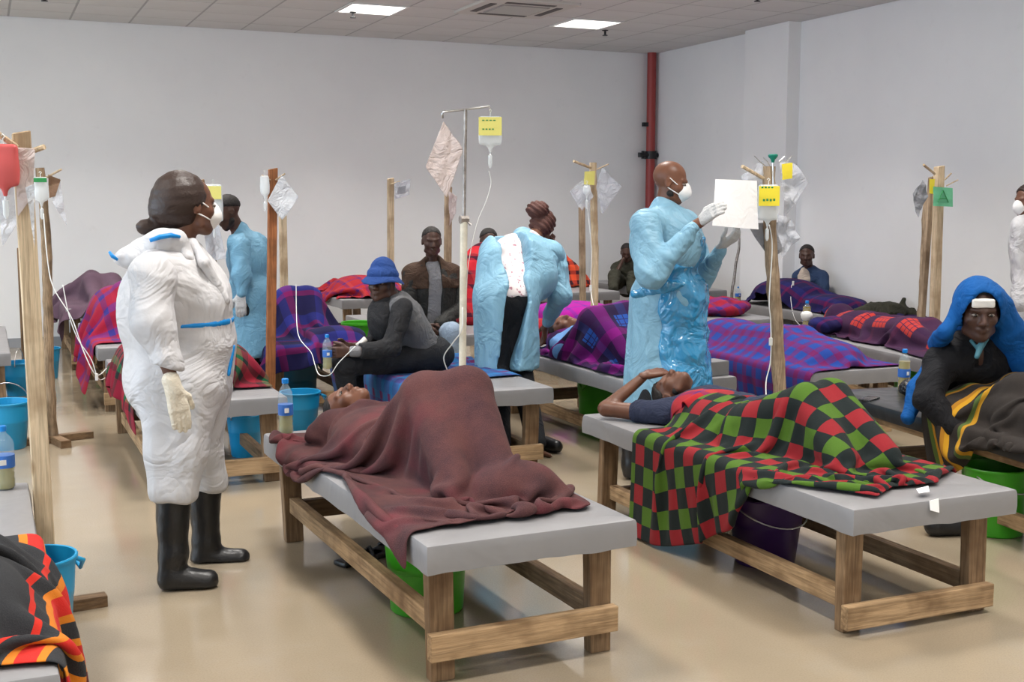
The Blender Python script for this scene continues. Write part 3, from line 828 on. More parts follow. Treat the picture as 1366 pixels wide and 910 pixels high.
# maroon blanket over the patient with drawn-up knees on the nearest bed
K1L, K1R = (1.524, 4.300, 0.811), (1.672, 4.220, 0.837)
b1_body = [bed_box('B1'), cone((1.36, 5.0, 0.56), (1.72, 5.0, 0.56), 0.085, 0.085, 0.0), ell((1.50, 4.72, 0.57), (0.20, 0.33, 0.11), 0.05)] + \
    legs((1.46, 4.45, 0.575), K1L, (1.50, 3.90, 0.55), (1.62, 4.42, 0.575), K1R, (1.66, 3.85, 0.55), (0.10, 0.075, 0.05)) + \
    [cone(K1L, K1R, 0.07, 0.07, 0.03), ell((1.70, 3.84, 0.53), (0.16, 0.10, 0.09), 0.02), ell((1.47, 5.22, 0.555), (0.085, 0.10, 0.07), 0.02)]
blanket('maroon_blanket', 'mottled maroon wool blanket tented over drawn-up knees on the nearest middle bed', M_MAROON, b1_body,
        ((1.16, 3.50), (1.88, 3.60), (1.18, 5.30), (1.80, 5.12)), (1.22, 2.25), (64, 108), steps=120, fold=1.5, lam=0.2, seed=4,
        pin=pins_of(edge_pin('u0', 0.07, 1.0, [(1.205, 3.62, .50), (1.20, 4.1, .50), (1.22, 4.5, .50), (1.145, 4.7, .46), (1.135, 4.9, .44), (1.145, 5.1, .48), (1.19, 5.28, .51)], 0.5),
                    edge_pin('v0', 0.13, 1.0, [(1.27, 3.56, .503), (1.55, 3.60, .52), (1.70, 3.60, .503), (1.84, 3.61, .503)], 0.5, 0.02)))

# red, green and black checked blanket on the front right bed
b2_body = [bed_box('B2'), ell((3.10, 4.55, 0.57), (0.19, 0.34, 0.10), 0.04)] + \
    legs((3.03, 4.30, 0.575), (3.141, 4.050, 0.714), (3.05, 3.72, 0.545), (3.20, 4.30, 0.575), (3.257, 4.050, 0.725), (3.24, 3.68, 0.545), (0.095, 0.07, 0.05))
blanket('checked_blanket', 'red, green and black checked blanket hanging over the side of the front right bed', M_RGB, b2_body,
        ((2.74, 3.34), (3.50, 3.60), (2.47, 4.74), (3.40, 4.72)), (1.24, 1.72), (78, 98), steps=120, fold=1.5, lam=0.24, seed=12,
        pin=pins_of(edge_pin('u0', 0.0, 0.34, [(2.90, 3.33, .503), (2.76, 3.60, .503), (2.73, 3.95, .50)], 0.5, 0.0), edge_pin('v0', 0.0, 1.0, [(2.90, 3.33, .503), (3.05, 3.42, .503), (3.25, 3.40, .505), (3.52, 3.66, .505)], 0.5, 0.0)))
blanket('red_wrap', 'red and purple cloth over the chest of the man in the navy t-shirt', M_REDCRUMP, [bed_box('B2'), ell((3.10, 4.66, 0.57), (0.17, 0.28, 0.10), 0.04)],
        ((2.92, 4.45), (3.36, 4.45), (2.93, 4.80), (3.34, 4.92)), (0.52, 0.52), (26, 24), steps=50, lift=0.03)

# striped charcoal bundle, lower left
b14 = [bed_box('B14'), ell((-0.20, 3.50, 0.53), (0.24, 0.38, 0.12), 0.03), ell((-0.12, 3.20, 0.53), (0.18, 0.26, 0.13), 0.05), ell((-0.35, 3.2, 0.53), (0.3, 0.25, 0.12), 0.05)]
blanket('striped_charcoal_blanket', 'charcoal blanket edged with red and orange stripes at the lower left edge', M_FIRE, b14,
        ((0.15, 2.92), (-0.58, 2.92), (0.16, 3.92), (-0.56, 3.90)), (1.35, 1.5), (56, 56), steps=90, fold=1.6, seed=21)

# charcoal blanket with yellow stripes over the hooded person's legs
def b8l(x, y, z):   # bed frame of the black bed to world
    c, s = math.cos(-0.13), math.sin(-0.13); return (4.60 + c * x - s * y, 4.42 + s * x + c * y, z)
b8 = [bed_box('B8'), cone(b8l(-.16, .02, .57), b8l(-.20, -.35, .575), .085, .07, .03), cone(b8l(-.20, -.35, .575), b8l(-.20, -.80, .56), .07, .055, .03), ell(b8l(-.26, -.02, .53), (.16, .14, .09), .04),
      cone(b8l(.10, .02, .60), (4.450, 4.150, 0.658), .10, .08, .03), cone((4.450, 4.150, 0.658), b8l(.04, -.78, .56), .08, .055, .03), ell(b8l(0, -.3, .54), (.25, .4, .07), .05)]
blanket('yellow_striped_blanket', "charcoal blanket with yellow and green stripes over the hooded person's legs", M_STRIPE, b8,
        (b8l(-.37, -.86, 0), b8l(-.60, .08, 0), b8l(.45, -.85, 0), b8l(.45, .05, 0)), (1.12, 1.35), (58, 66), steps=100, fold=1.6, seed=31,
        pin=edge_pin('v0', 0.0, 0.62, [b8l(-.375, -.86, .49), b8l(-.375, -.60, .49), b8l(-.39, -.36, .485)], .49, .01))

# ---- second and third rows
def lying(key, knee=0.0, side=0.0, chest=0.11, knees=None, foot=0.3):
    """a covered body, head to the far end; knee = height of the drawn-up knees over the top"""
    t = B[key]; w, l, z = BDIM[key]; a = t.rotation_euler.z; c, s = math.cos(a), math.sin(a); cx, cy = t.location.x, t.location.y
    def L(x, y, h): return (cx + c * x - s * y, cy + s * x + c * y, z + h)
    P_ = [bed_box(key), ell(L(0, l / 2 - 0.62, 0.08), (0.20, 0.32, chest), 0.04)]
    yk = l / 2 - (1.18 if knee > 0.15 else 1.35); yf = l / 2 - (1.45 if knee > 0.15 else 1.72); yh = l / 2 - 0.92
    for q in (-1, 1):
        P_ += [cone(L(0.09 * q, yh, 0.09), L(0.10 * q + side, yk, 0.08 + knee), 0.09, 0.07, 0.03), cone(L(0.10 * q + side, yk, 0.08 + knee), L(0.09 * q + side * 0.6, yf, 0.05), 0.07, 0.05, 0.03)]
    P_.append(cone(L(-0.10 + side, yk, 0.08 + knee), L(0.10 + side, yk, 0.08 + knee), 0.06, 0.06, 0.03))
    return P_, L
def cover(name, label, mat, key, body, box, rest, n, **kw):
    _, L = lying(key); x0, x1, y0, y1 = box
    return blanket(name, label, mat, body, (L(x0, y0, 0), L(x1, y0, 0), L(x0, y1, 0), L(x1, y1, 0)), rest, n, **{'steps': 80, **kw})

bd, L9 = lying('B9', 0.06)
cover('red_green_tartan_blanket', 'dark red and green tartan blanket behind the woman in white coveralls', M_RGB_FAR, 'B9', bd + [ell(L9(-0.30, 0.0, 0.08), (0.10, 0.5, 0.12), 0.03), ell(L9(0.1, -0.3, 0.1), (0.22, 0.35, 0.14), 0.03)], (-0.50, 0.36, -0.72, 0.75), (1.15, 1.65), (40, 52), seed=41)
bd, L10 = lying('B10', 0.24, 0.05)
cover('navy_purple_blanket', 'navy and purple tartan blanket peaked over knees beside the orange-brown post', M_NAVYPUR, 'B10', bd + [ell(L10(0.18, -0.78, 0.05), (0.22, 0.18, 0.06), 0.03)], (-0.38, 0.42, -1.10, 0.55), (1.15, 1.95), (38, 60), seed=42, fold=1.6)
bd, L11 = lying('B11', 0.30)
cover('red_blue_tartan_blanket', 'red and blue tartan blanket hanging off the bed left of the woman', M_REDBLUE, 'B11', bd + [ell(L11(-0.15, 0.05, 0.15), (0.2, 0.45, 0.22), 0.03)], (-0.58, 0.36, -0.80, 0.60), (1.30, 1.6), (40, 50), seed=43, fold=1.2)
bd, L12 = lying('B12', 0.12)
pk = (0.962, 12.500, 0.838)
cover('dusky_purple_blanket', 'plain dusky purple blanket raised to a peak against the back wall', M_DUSK, 'B12', bd + [cone(L12(-0.05, 0.0, 0.05), pk, 0.25, 0.05, 0.08)], (-0.40, 0.50, -1.0, 0.75), (1.7, 2.1), (40, 50), seed=44, fold=0.8)
bd, L4 = lying('B4', 0.0)
KA, KB = (3.658, 7.000, 0.774), (3.911, 7.000, 0.804)
cover('purple_plaid_blanket', 'purple and blue plaid blanket humped over knees left of the masked doctor', M_PURPLAID, 'B4', [bed_box('B4'), ell(L4(0, 0.42, 0.08), (0.19, 0.32, 0.10), 0.04), cone(L4(-0.05, 0.1, 0.09), KA, 0.10, 0.08, 0.03), cone(KA, L4(0.0, -0.45, 0.06), 0.08, 0.06, 0.03), cone(L4(0.12, 0.1, 0.09), KB, 0.10, 0.08, 0.03), cone(KB, L4(0.14, -0.45, 0.06), 0.08, 0.06, 0.03), cone(KA, KB, 0.08, 0.08, 0.02)], (-0.34, 0.45, -0.80, 0.62), (1.15, 1.95), (44, 62), seed=45, fold=1.3, pin=edge_pin('u0', 0.0, 1.0, [L4(-.35, -.80, .01), L4(-.34, 0, .01), L4(-.34, .60, .01)], .5, .01))
bd, L5 = lying('B5', 0.05)
cover('spotted_blanket', 'blue and magenta spotted blanket trailing off the bed behind the rough post', M_SPOT, 'B5', bd + [ell(L5(0.02, -0.55, 0.06), (0.25, 0.35, 0.08), 0.04)], (-0.86, 0.40, -0.98, 0.72), (1.45, 1.85), (52, 62), seed=46, fold=1.5)
bd, L6 = lying('B6', 0.05)
cover('navy_orange_blanket', 'navy blanket with orange squares over a patient covered to the head', M_NAVYOR, 'B6', bd + [ell(L6(0, 0.80, 0.10), (0.11, 0.13, 0.12), 0.03)], (-0.31, 0.40, -0.95, 0.90), (0.92, 2.1), (40, 66), seed=47, fold=1.4)
bd, L7 = lying('B7', 0.08)
cover('navy_wine_blanket', 'navy and wine blanket over the legs of the man in the navy jacket', M_NAVYWINE, 'B7', [bed_box('B7'), ell(L7(-0.05, 0.35, 0.10), (0.28, 0.5, 0.17), 0.03), ell(L7(-0.05, -0.35, 0.08), (0.22, 0.4, 0.07), 0.03)], (-0.33, 0.36, -1.15, 0.95), (0.88, 2.4), (30, 56), seed=48, fold=1.5, post=lambda X: np.concatenate([np.minimum(X[..., :1], 8.03), X[..., 1:]], -1))
cover('magenta_blanket', 'folded magenta blanket lying on the bed beyond the bending nurse', M_MAGENTA, 'B18', [bed_box('B18'), rbox(L7(-3.0, -0.2, 0.0), (0.01, 0.01, 0.01), 0.005), ell((4.92, 9.75, 0.54), (0.36, 0.5, 0.10), 0.03)], (-0.37, 0.40, -0.75, 0.55), (1.0, 1.5), (30, 38), seed=49, fold=1.0)
cover('crumpled_red_blanket', 'crumpled red and purple blanket heaped on the far bed above the bucket hat', M_REDCRUMP, 'B15', [bed_box('B15'), ell((3.62, 12.25, 0.61), (0.30, 0.45, 0.16), 0.03), ell((3.8, 12.1, 0.66), (0.16, 0.2, 0.12), 0.03)], (-0.28, 0.42, -0.75, 0.5), (1.3, 1.9), (36, 46), seed=50, fold=2.4, lam=0.13)
sw = MB()
blanket('blue_printed_cloth', 'blue and purple printed cloth the boy in the bucket hat sits on', M_BLUECLOTH, [bed_box('B3')], ((1.86, 6.42), (2.97, 6.70), (1.86, 8.15), (2.97, 8.2)), (1.16, 1.66), (40, 50), steps=70, fold=0.25, seed=51, thick=0.005)

# ------------------------------------------------------------ people
def skin_mat(name, c):
    return plain(name, c, 0.42, spec=0.45, var=0.18, vsc=14, bsc=160, bstr=0.12, bdist=0.002)
M_SK1 = skin_mat('brown_skin', (0.125, 0.052, 0.030))
M_SK2 = skin_mat('deep_brown_skin', (0.062, 0.028, 0.019))
M_SK3 = skin_mat('warm_brown_skin', (0.155, 0.062, 0.034))
M_HAIR = plain('black_hair', (0.012, 0.009, 0.008), 0.7, bsc=220, bstr=0.8, bdist=0.004)
M_HAIRB = plain('dark_brown_hair', (0.028, 0.014, 0.010), 0.42, bsc=90, bstr=0.6, bdist=0.004)
M_BRAID = plain('auburn_braids', (0.085, 0.028, 0.020), 0.6, bsc=120, bstr=0.9, bdist=0.006)
M_EYEW = plain('eye_white', (0.26, 0.22, 0.19), 0.3)
M_IRIS = plain('dark_iris', (0.012, 0.008, 0.006), 0.15)
M_LIP = plain('lip', (0.10, 0.035, 0.03), 0.4)
def crumple(name, c, rough, sc, st, spec=0.4, alpha=1.0, trans=0.0, coat=0.0, sss=0.0):
    m, nt, b = new_mat(name); v = coords(nt, 'Object')
    b.inputs['Base Color'].default_value = (*c, 1); b.inputs['Roughness'].default_value = rough; b.inputs['Specular IOR Level'].default_value = spec
    b.inputs['Alpha'].default_value = alpha; b.inputs['Transmission Weight'].default_value = trans; b.inputs['Coat Weight'].default_value = coat
    a = noise(nt, v, sc, 3, 0.55, 1.2)
    r = mth(nt, 'ABSOLUTE', mth(nt, 'SUBTRACT', a, 0.5)); w = noise(nt, v, sc * 4, 3, 0.6)
    bump(nt, b, mth(nt, 'ADD', mth(nt, 'MULTIPLY', r, 3.0), mth(nt, 'MULTIPLY', w, 0.3)), st, 0.02)
    return m
M_COVERALL = crumple('white_coverall', (0.53, 0.525, 0.54), 0.6, 4.5, 0.6)
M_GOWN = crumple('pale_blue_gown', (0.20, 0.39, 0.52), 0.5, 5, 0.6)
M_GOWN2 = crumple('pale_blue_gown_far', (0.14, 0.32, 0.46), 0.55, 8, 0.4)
M_APRON = crumple('blue_plastic_apron', (0.035, 0.27, 0.52), 0.16, 5, 0.9, spec=0.9, alpha=.95)
M_TAPE = plain('blue_seam_tape', (0.0, 0.22, 0.60), 0.5)
M_GLOVEC = crumple('cream_glove', (0.72, 0.66, 0.54), 0.5, 30, 0.3)
M_GLOVEW = crumple('grey_white_glove', (0.50, 0.50, 0.50), 0.45, 30, 0.3)
M_MASK = plain('white_mask', (0.80, 0.79, 0.78), 0.7, bsc=60, bstr=0.1, bdist=0.002)
M_BOOT = plain('black_rubber', (0.010, 0.010, 0.011), 0.36, spec=0.5, bsc=12, bstr=0.25, bdist=0.02)
M_TROUS = crumple('black_trousers', (0.014, 0.015, 0.018), 0.8, 8, 0.5, spec=0.2)
M_DENIM = crumple('pale_denim', (0.26, 0.33, 0.42), 0.8, 10, 0.5, spec=0.2)
M_JACKB = crumple('black_jacket', (0.018, 0.018, 0.017), 0.75, 9, 0.5, spec=0.3)
M_JACKBR = crumple('brown_suede', (0.055, 0.032, 0.022), 0.85, 9, 0.5, spec=0.2)
M_SHIRTG = crumple('grey_shirt', (0.20, 0.20, 0.215), 0.8, 12, 0.5, spec=0.2)
M_SWEAT = crumple('grey_sweater', (0.115, 0.115, 0.12), 0.85, 9, 0.5, spec=0.2)
M_SWEATB = crumple('charcoal_sleeve', (0.020, 0.020, 0.022), 0.85, 9, 0.5, spec=0.2)
M_HATB = crumple('blue_hat', (0.020, 0.055, 0.20), 0.85, 14, 0.4, spec=0.2)
M_NAVYJ = crumple('navy_denim_jacket', (0.030, 0.055, 0.12), 0.8, 10, 0.5, spec=0.2)
M_NAVYT = crumple('navy_tshirt', (0.022, 0.028, 0.055), 0.85, 10, 0.5, spec=0.2)
M_CREAM = crumple('cream_shirt', (0.55, 0.46, 0.38), 0.8, 10, 0.5, spec=0.2)
M_SUITB = crumple('black_suit_cloth', (0.010, 0.010, 0.012), 0.8, 8, 0.5, spec=0.2)
M_BLUECL = crumple('royal_blue_cloth', (0.003, 0.075, 0.27), 0.8, 6, 0.5, spec=0.2)
M_PRINT = None
def printed():
    m, nt, b = new_mat('printed_white_shirt'); v = coords(nt, 'Object'); f = noise(nt, v, 34, 2, 0.5)
    lk(nt, mixc(nt, ramp(nt, f, [(0.60, 0.0), (0.64, 0.8)]), (0.75, 0.68, 0.68), (0.35, 0.08, 0.14)), b.inputs['Base Color']); b.inputs['Roughness'].default_value = 0.8
    return m
M_PRINT = printed()
M_GAUZE = plain('white_gauze', (0.75, 0.72, 0.68), 0.9, bsc=120, bstr=0.4, bdist=0.002)
M_OLIVE = crumple('olive_cloth', (0.035, 0.035, 0.025), 0.85, 9, 0.6, spec=0.2)

def frame(f, u):
    f = unit(f); r = unit(np.cross(f, u)); u = np.cross(r, f); return np.array([r, f, u])   # rows: right, forward, up

class Head:
    def __init__(s, c, f, u=(0, 0, 1), hs=1.0, beard=False):
        s.c, s.M, s.hs = np.array(c, float), frame(f, u), hs
    def p(s, x, y, z): return s.c + s.hs * (np.array([x, y, z]) @ s.M)
    def e(s, x, y, z, r, k=0.012, sub=False): return ell(s.p(x, y, z), tuple(q * s.hs for q in r), k * s.hs, M=s.M, sub=sub)
    def k(s, a, b, ra, rb, k=0.008, sub=False): return cone(s.p(*a), s.p(*b), ra * s.hs, rb * s.hs, k * s.hs, sub=sub)
    def prims(s):
        P_ = [s.e(0, -.016, .032, (.076, .094, .084)), s.e(0, .022, -.030, (.061, .066, .078), .03), s.e(0, .056, -.088, (.028, .026, .022), .03),
              s.k((-.05, .02, -.075), (.0, .062, -.092), .018, .018, .02), s.k((.05, .02, -.075), (0, .062, -.092), .018, .018, .02),
              s.e(-.042, .052, -.022, (.022, .024, .020), .02), s.e(.042, .052, -.022, (.022, .024, .020), .02),
              s.e(-.031, .092, .004, (.019, .014, .012), .012, True), s.e(.031, .092, .004, (.019, .014, .012), .012, True),
              s.k((-.045, .068, .023), (-.012, .084, .020), .009, .009, .012), s.k((.045, .068, .023), (.012, .084, .020), .009, .009, .012),
              s.k((0, .083, .008), (0, .103, -.030), .008, .013, .010), s.e(-.013, .094, -.034, (.010, .010, .008), .006), s.e(.013, .094, -.034, (.010, .010, .008), .006),
              s.k((-.020, .080, -.058), (.020, .080, -.058), .006, .006, .006), s.e(0, .088, -.055, (.020, .010, .007), .006), s.e(0, .086, -.066, (.018, .011, .008), .005),
              s.e(-.077, -.008, -.006, (.010, .020, .031), .008), s.e(.077, -.008, -.006, (.010, .020, .031), .008),
              s.e(-.086, -.002, -.004, (.006, .010, .017), .004, True), s.e(.086, -.002, -.004, (.006, .010, .017), .004, True)]
        return P_
    def eyes(s, parent, lids=0.0, mat=None):
        for q in (-1, 1):
            mb = MB(); bmesh.ops.create_uvsphere(mb.bm, u_segments=14, v_segments=10, radius=.0125 * s.hs)
            for v_ in mb.bm.verts: v_.co = Vector(np.array([v_.co.x * 1.15, v_.co.y, v_.co.z * .44]) @ s.M)
            o = mb.build('eye', M_EYEW, parent, smooth=True); o.location = s.p(q * .031, .0745, .002)
            mb = MB(); bmesh.ops.create_uvsphere(mb.bm, u_segments=12, v_segments=8, radius=.0062 * s.hs)
            i = mb.build('iris', M_IRIS, o, smooth=True); i.location = Vector(s.hs * (np.array([0, .0090, -.001]) @ s.M))
    def shell(s, grow, k=0.02, dz=0.0):
        return [s.e(0, -.016, .032 + dz, (.076 + grow, .094 + grow, .084 + grow))]
    def hair(s, parent, mat=None, grow=.005, h=.007, line=.052, extra=(), name='hair', bumpy=.0015):
        """skull cap with the face, ears and nape left free"""
        pr = [s.e(0, -.018, .034, (.077 + grow, .094 + grow, .084 + grow)), *extra]
        def cut(P):
            L = (P - s.c) @ s.M.T / s.hs; x, y, z = L[..., 0], L[..., 1], L[..., 2]
            return np.maximum(np.minimum(y * .75 - z + line - .02, 0.3), -z * .9 - .062 + y * .9 * 0) if False else np.maximum(y * 0.9 - .030 - (z - line) * 2.0, -.045 - z + np.maximum(0, y + .02) * 1.6)
        return soft_obj(name, pr, h * s.hs, mat or M_HAIR, parent, cut=cut, wrinkle=(lambda V, N: bumpy * wav(V, 3, 320, 4)) if bumpy else None)
    def mask(s, parent):
        pr = [s.e(0, .070, -.040, (.050, .040, .046)), s.e(0, .098, -.040, (.022, .030, .034), .03), s.k((0, .085, -.004), (0, .075, -.085), .016, .014, .03)]
        m = soft_obj('face_mask', pr, .0055 * s.hs, M_MASK, parent, it=2)
        for q in (-1, 1):
            for a, b in (((q * .046, .072, -.020), (q * .080, -.004, .022)), ((q * .046, .066, -.058), (q * .080, -.012, -.028))):
                MB().tube([s.p(*a), s.p((a[0] + b[0]) / 2 + q * .006, (a[1] + b[1]) / 2, (a[2] + b[2]) / 2), s.p(*b)], .0028 * s.hs, 6).build('mask_strap', M_MASK, m)
        return m

def hand(w, d, n, t, s=1.0, curl=0.35, spread=0.0, grow=0.0, thumb=0.5, curls=None):
    """palm, four fingers and a thumb: d towards the fingers, n out of the palm, t towards the thumb"""
    w, d, n = np.array(w, float), unit(d), np.array(n, float); n = unit(n - d * (n @ d)); t = np.array(t, float); t = unit(t - d * (t @ d) - n * (t @ n))
    g = grow; P_ = [cone(w - d * .01, w + d * .02 * s, .024 * s + g, .026 * s + g, .01, flat=(n, .75))]
    for off in (.026, .009, -.009, -.025):
        P_.append(cone(w + d * .02 * s + t * off * .6 * s, w + d * .085 * s + t * off * s, .015 * s + g, .0125 * s + g, .012 * s))
    for i, (off, L) in enumerate(((.028, .074), (.010, .082), (-.009, .076), (-.026, .060))):
        c = (curls[i] if curls else curl); p = w + d * .088 * s + t * off * s; a = 0.0
        for j, (q, r0, r1) in enumerate(((.44, .0098, .009), (.31, .009, .0082), (.25, .0082, .0072))):
            a += c * (0.8, 1.1, 0.8)[j]; v = d * math.cos(a) + n * math.sin(a) + t * spread * off * 12 * math.cos(a)
            b = p + unit(v) * L * q * s; P_.append(cone(p, b, r0 * s + g, r1 * s + g, .0025 if j == 0 else .003)); p = b
    p = w + d * .028 * s + t * .022 * s; v = unit(t * .85 + d * .75 + n * .35)
    b = p + v * .038 * s; P_.append(cone(p, b, .0145 * s + g, .0115 * s + g, .008)); v2 = unit(d * (.9) + t * (.35 - thumb * .3) + n * thumb)
    c_ = b + v2 * .030 * s; P_.append(cone(b, c_, .0110 * s + g, .0098 * s + g, .003)); P_.append(cone(c_, c_ + unit(v2 + n * .3) * .022 * s, .0098 * s + g, .0085 * s + g, .003))
    return P_

def body(J, fat=1.0, s=1.0):
    """regions of a dressed or bare body from its joints"""
    g = {k: np.array(v, float) for k, v in J.items()}
    lat = unit(g['sR'] - g['sL']); up = unit(g['neck'] - g['pel']); fw = unit(np.cross(up, lat)); M = np.array([lat, fw, np.cross(lat, fw)])
    sw = min(np.linalg.norm(g['sR'] - g['sL']) / 2, .205)
    R = {}
    def at_(q): return g['pel'] * (1 - q) + g['neck'] * q
    R['torso'] = [ell(at_(.66) + fw * .01, (sw * .95, .115 * fat * s, .19 * s), .03, M=M), ell(at_(.30), (sw * .82 * fat, .115 * fat * s, .17 * s), .05, M=M), ell(at_(0), (sw * .86 * fat, .125 * fat * s, .13 * s), .05, M=M),
                  cone(g['sL'] * .85 + g['sR'] * .15, g['sR'] * .85 + g['sL'] * .15, .062 * s, .062 * s, .04), cone(g['neck'] - up * .02, at_(.8), .07 * s, .10 * s, .04)]
    R['neck'] = [cone(g['neck'] - up * .03, g['head'] * .62 + g['neck'] * .38, .056 * s, .050 * s, .02)]
    for q in 'LR':
        if 'e' + q in g:
            R['uarm' + q] = [cone(g['s' + q], g['e' + q], .052 * s * (fat * .5 + .5), .040 * s, .03)]
            R['farm' + q] = [cone(g['e' + q], g['w' + q], .040 * s, .026 * s, .012)]
        if 'k' + q in g:
            R['thigh' + q] = [cone(g['h' + q], g['k' + q], .085 * s * (fat * .5 + .5), .058 * s, .03)]
            R['shin' + q] = [cone(g['k' + q], g['a' + q], .056 * s, .036 * s, .02)]
    return R
def grow(R, keys, d): return [p.grow(d) for k in keys for p in R.get(k, [])]
def flat_(R, keys): return [p for k in keys for p in R.get(k, [])]
ALLR = ['torso', 'neck', 'uarmL', 'uarmR', 'farmL', 'farmR', 'thighL', 'thighR', 'shinL', 'shinR']
def feet(g, fw, s=1.0):
    P_ = []
    for q in 'LR':
        if 'a' + q in g:
            a = np.array(g['a' + q], float); f = unit(fw); P_ += [cone(a + f * -.03 - np.array([0, 0, .045]), a + f * .12 - np.array([0, 0, .055]), .038 * s, .030 * s, .02), cone(a, a - np.array([0, 0, .05]), .036 * s, .036 * s, .02)]
    return P_
def person(label, R, hd, skin, hands=(), group='people in the ward', foot=(), hh=.006, hb=.018, hhand=.0042, bare=('farmL', 'farmR')):
    """one continuous skin mesh: body, head and hands"""
    parts = []
    bp = [p.grow(0 if k == 'neck' or k in bare else -.016) for k in ALLR for p in R.get(k, [])] + [p.grow(-.012) for p in foot]
    if hd is not None: parts.append(soft_mesh(hd.prims() + [p for p in R.get('neck', [])], hh * hd.hs))
    if bp: parts.append(soft_mesh(bp, hb))
    for h_ in hands: parts.append(soft_mesh(h_, hhand))
    V, F = merge(parts)
    o = link('person', np_mesh('person', V, F), skin)
    return tag(o, label, 'person', group)
def wr(seed, f, a, b=None, f2=None):
    def w(V, N):
        d = a * (ridged(V, seed, f) * .7 + .3 * wav(V, seed + 1, f * 2.2))
        if b: d = d + b * wav(V, seed + 2, f2 or f * 5)
        return d
    return w
def wrf(seed, f, a, az=.28, b=.0):
    q = np.array([1, 1, az])
    def w(V, N): return a * (ridged(V * q, seed, f) * .75 + .35 * wav(V, seed + 1, f * .8)) + (b * wav(V * np.array([1, 1, .6]), seed + 2, f * 3) if b else 0)
    return w
def below(z0, fz=None): return lambda P: z0 - P[..., 2]     # take away what lies under z0
def garment(name, prims, h, mat, parent, wrinkle=None, cut=None, it=1): return soft_obj(name, prims, h, mat, parent, wrinkle=wrinkle, cut=cut, it=it)
def boot(parent, top, ank, heel, toe, rt=.075, ra=.055, s=1.0, h=.010):
    top, ank, heel, toe = map(lambda a: np.array(a, float), (top, ank, heel, toe))
    pr = [cone(top, ank, rt * s, ra * s, .01), cone(ank, heel, ra * s, .050 * s, .03), cone(heel, toe, .050 * s, .044 * s, .03)]
    zf = 0.0
    o = soft_obj('rubber_boot', pr, h, M_BOOT, parent, cut=lambda P: np.maximum(.006 - P[..., 2], P[..., 2] - top[2]), wrinkle=wr(5, 26, .003), it=2)
    return o

# ---- woman in white coveralls, left foreground
f1 = (0.97, 0.22, -0.03)
h1 = Head((0.778, 5.000, 1.536), f1, hs=1.02)
J1 = dict(head=(0.769, 5.000, 1.536), neck=(0.722, 5.000, 1.352), pel=(0.731, 5.000, 0.845), sR=(0.625, 4.820, 1.264), sL=(0.754, 5.200, 1.258), eR=(0.582, 4.730, 1.075), wR=(0.639, 4.680, 0.869), eL=(0.823, 5.250, 1.002), wL=(0.891, 5.180, 0.877),
          hR=(0.697, 4.900, 0.799), hL=(0.763, 5.110, 0.765), kR=(0.661, 4.870, 0.532), kL=(0.793, 5.150, 0.498), aR=(0.642, 4.840, 0.125), aL=(0.833, 5.170, 0.087))
R1 = body(J1, 1.15)
w1 = person('woman in a white hooded coverall and face mask standing at the left in black boots', R1, h1, M_SK1)
h1.eyes(w1); h1.mask(w1)
soft_obj('hair', [ell((0.734, 5.000, 1.560), (.115, .100, .118), .02), ell((0.691, 5.000, 1.512), (.078, .085, .07), .04), ell((0.602, 5.000, 1.449), (.045, .03, .028), .015), cone((0.678, 5.000, 1.452), (0.602, 5.000, 1.449), .02, .03, .02),
                  ell(h1.p(0, .092, -.040), (.085, .075, .115), .02, M=h1.M, sub=True), ell(h1.p(.07, .05, -.05), (.06, .052, .055), .02, M=h1.M, sub=True)], .008, M_HAIRB, w1, wrinkle=lambda V, N: .0008 * np.sin(V[:, 2] * 200 + 5 * wav(V, 2, 14)) + .001 * wav(V, 4, 120), it=2)
cv = [ell((0.699, 5.000, 1.179), (.200, .20, .21), .03), ell((0.646, 5.000, 1.080), (.165, .18, .22), .06), ell((0.818, 4.970, 1.137), (.105, .165, .13), .06), ell((0.783, 5.000, 0.982), (.165, .20, .17), .06), ell((0.707, 5.000, 0.840), (.215, .21, .19), .06),
      cone((0.610, 4.880, 1.284), (0.758, 5.160, 1.282), .080, .080, .05), cone((0.721, 5.000, 1.343), (0.707, 5.000, 1.246), .085, .13, .04),
      cone((0.700, 4.920, 0.796), (0.675, 4.880, 0.559), .165, .125, .05), cone((0.675, 4.880, 0.559), (0.652, 4.850, 0.408), .125, .100, .03), cone((0.796, 5.120, 0.761), (0.798, 5.140, 0.499), .145, .105, .04), cone((0.798, 5.140, 0.499), (0.829, 5.160, 0.362), .105, .088, .03)]
arm1 = [cone((0.594, 4.800, 1.266), (0.581, 4.740, 1.091), .088, .088, .04), cone((0.581, 4.740, 1.091), (0.621, 4.700, 0.949), .086, .058, .03), cone((0.613, 4.700, 0.955), (0.626, 4.700, 0.920), .060, .060, .015)]
arm1b = [cone((0.772, 5.200, 1.245), (0.857, 5.260, 1.000), .085, .07, .03), cone((0.857, 5.260, 1.000), (0.903, 5.180, 0.883), .07, .05, .03)]
zl, zr = (0.653, 4.850, 0.359)[2], (0.834, 5.160, 0.312)[2]
wc = wrf(11, 13, .011, .45, .0012)
def arm_seam(P): return P
co = garment('coverall', cv, .0105, M_COVERALL, w1, wrinkle=wc, cut=lambda P: (zl + (P[..., 1] - 4.85) * (zr - zl) / .31) - P[..., 2] + .006 * np.sin(P[..., 0] * 34), it=1)
garment('sleeve', arm1, .0095, M_COVERALL, w1, wrinkle=wr(12, 12, .009, .001, 60), cut=lambda P: (0.631, 4.700, 0.911)[2] - P[..., 2] - (P[..., 0] - .65) * .25)
garment('sleeve', arm1b, .011, M_COVERALL, w1, wrinkle=wr(13, 22, .008))
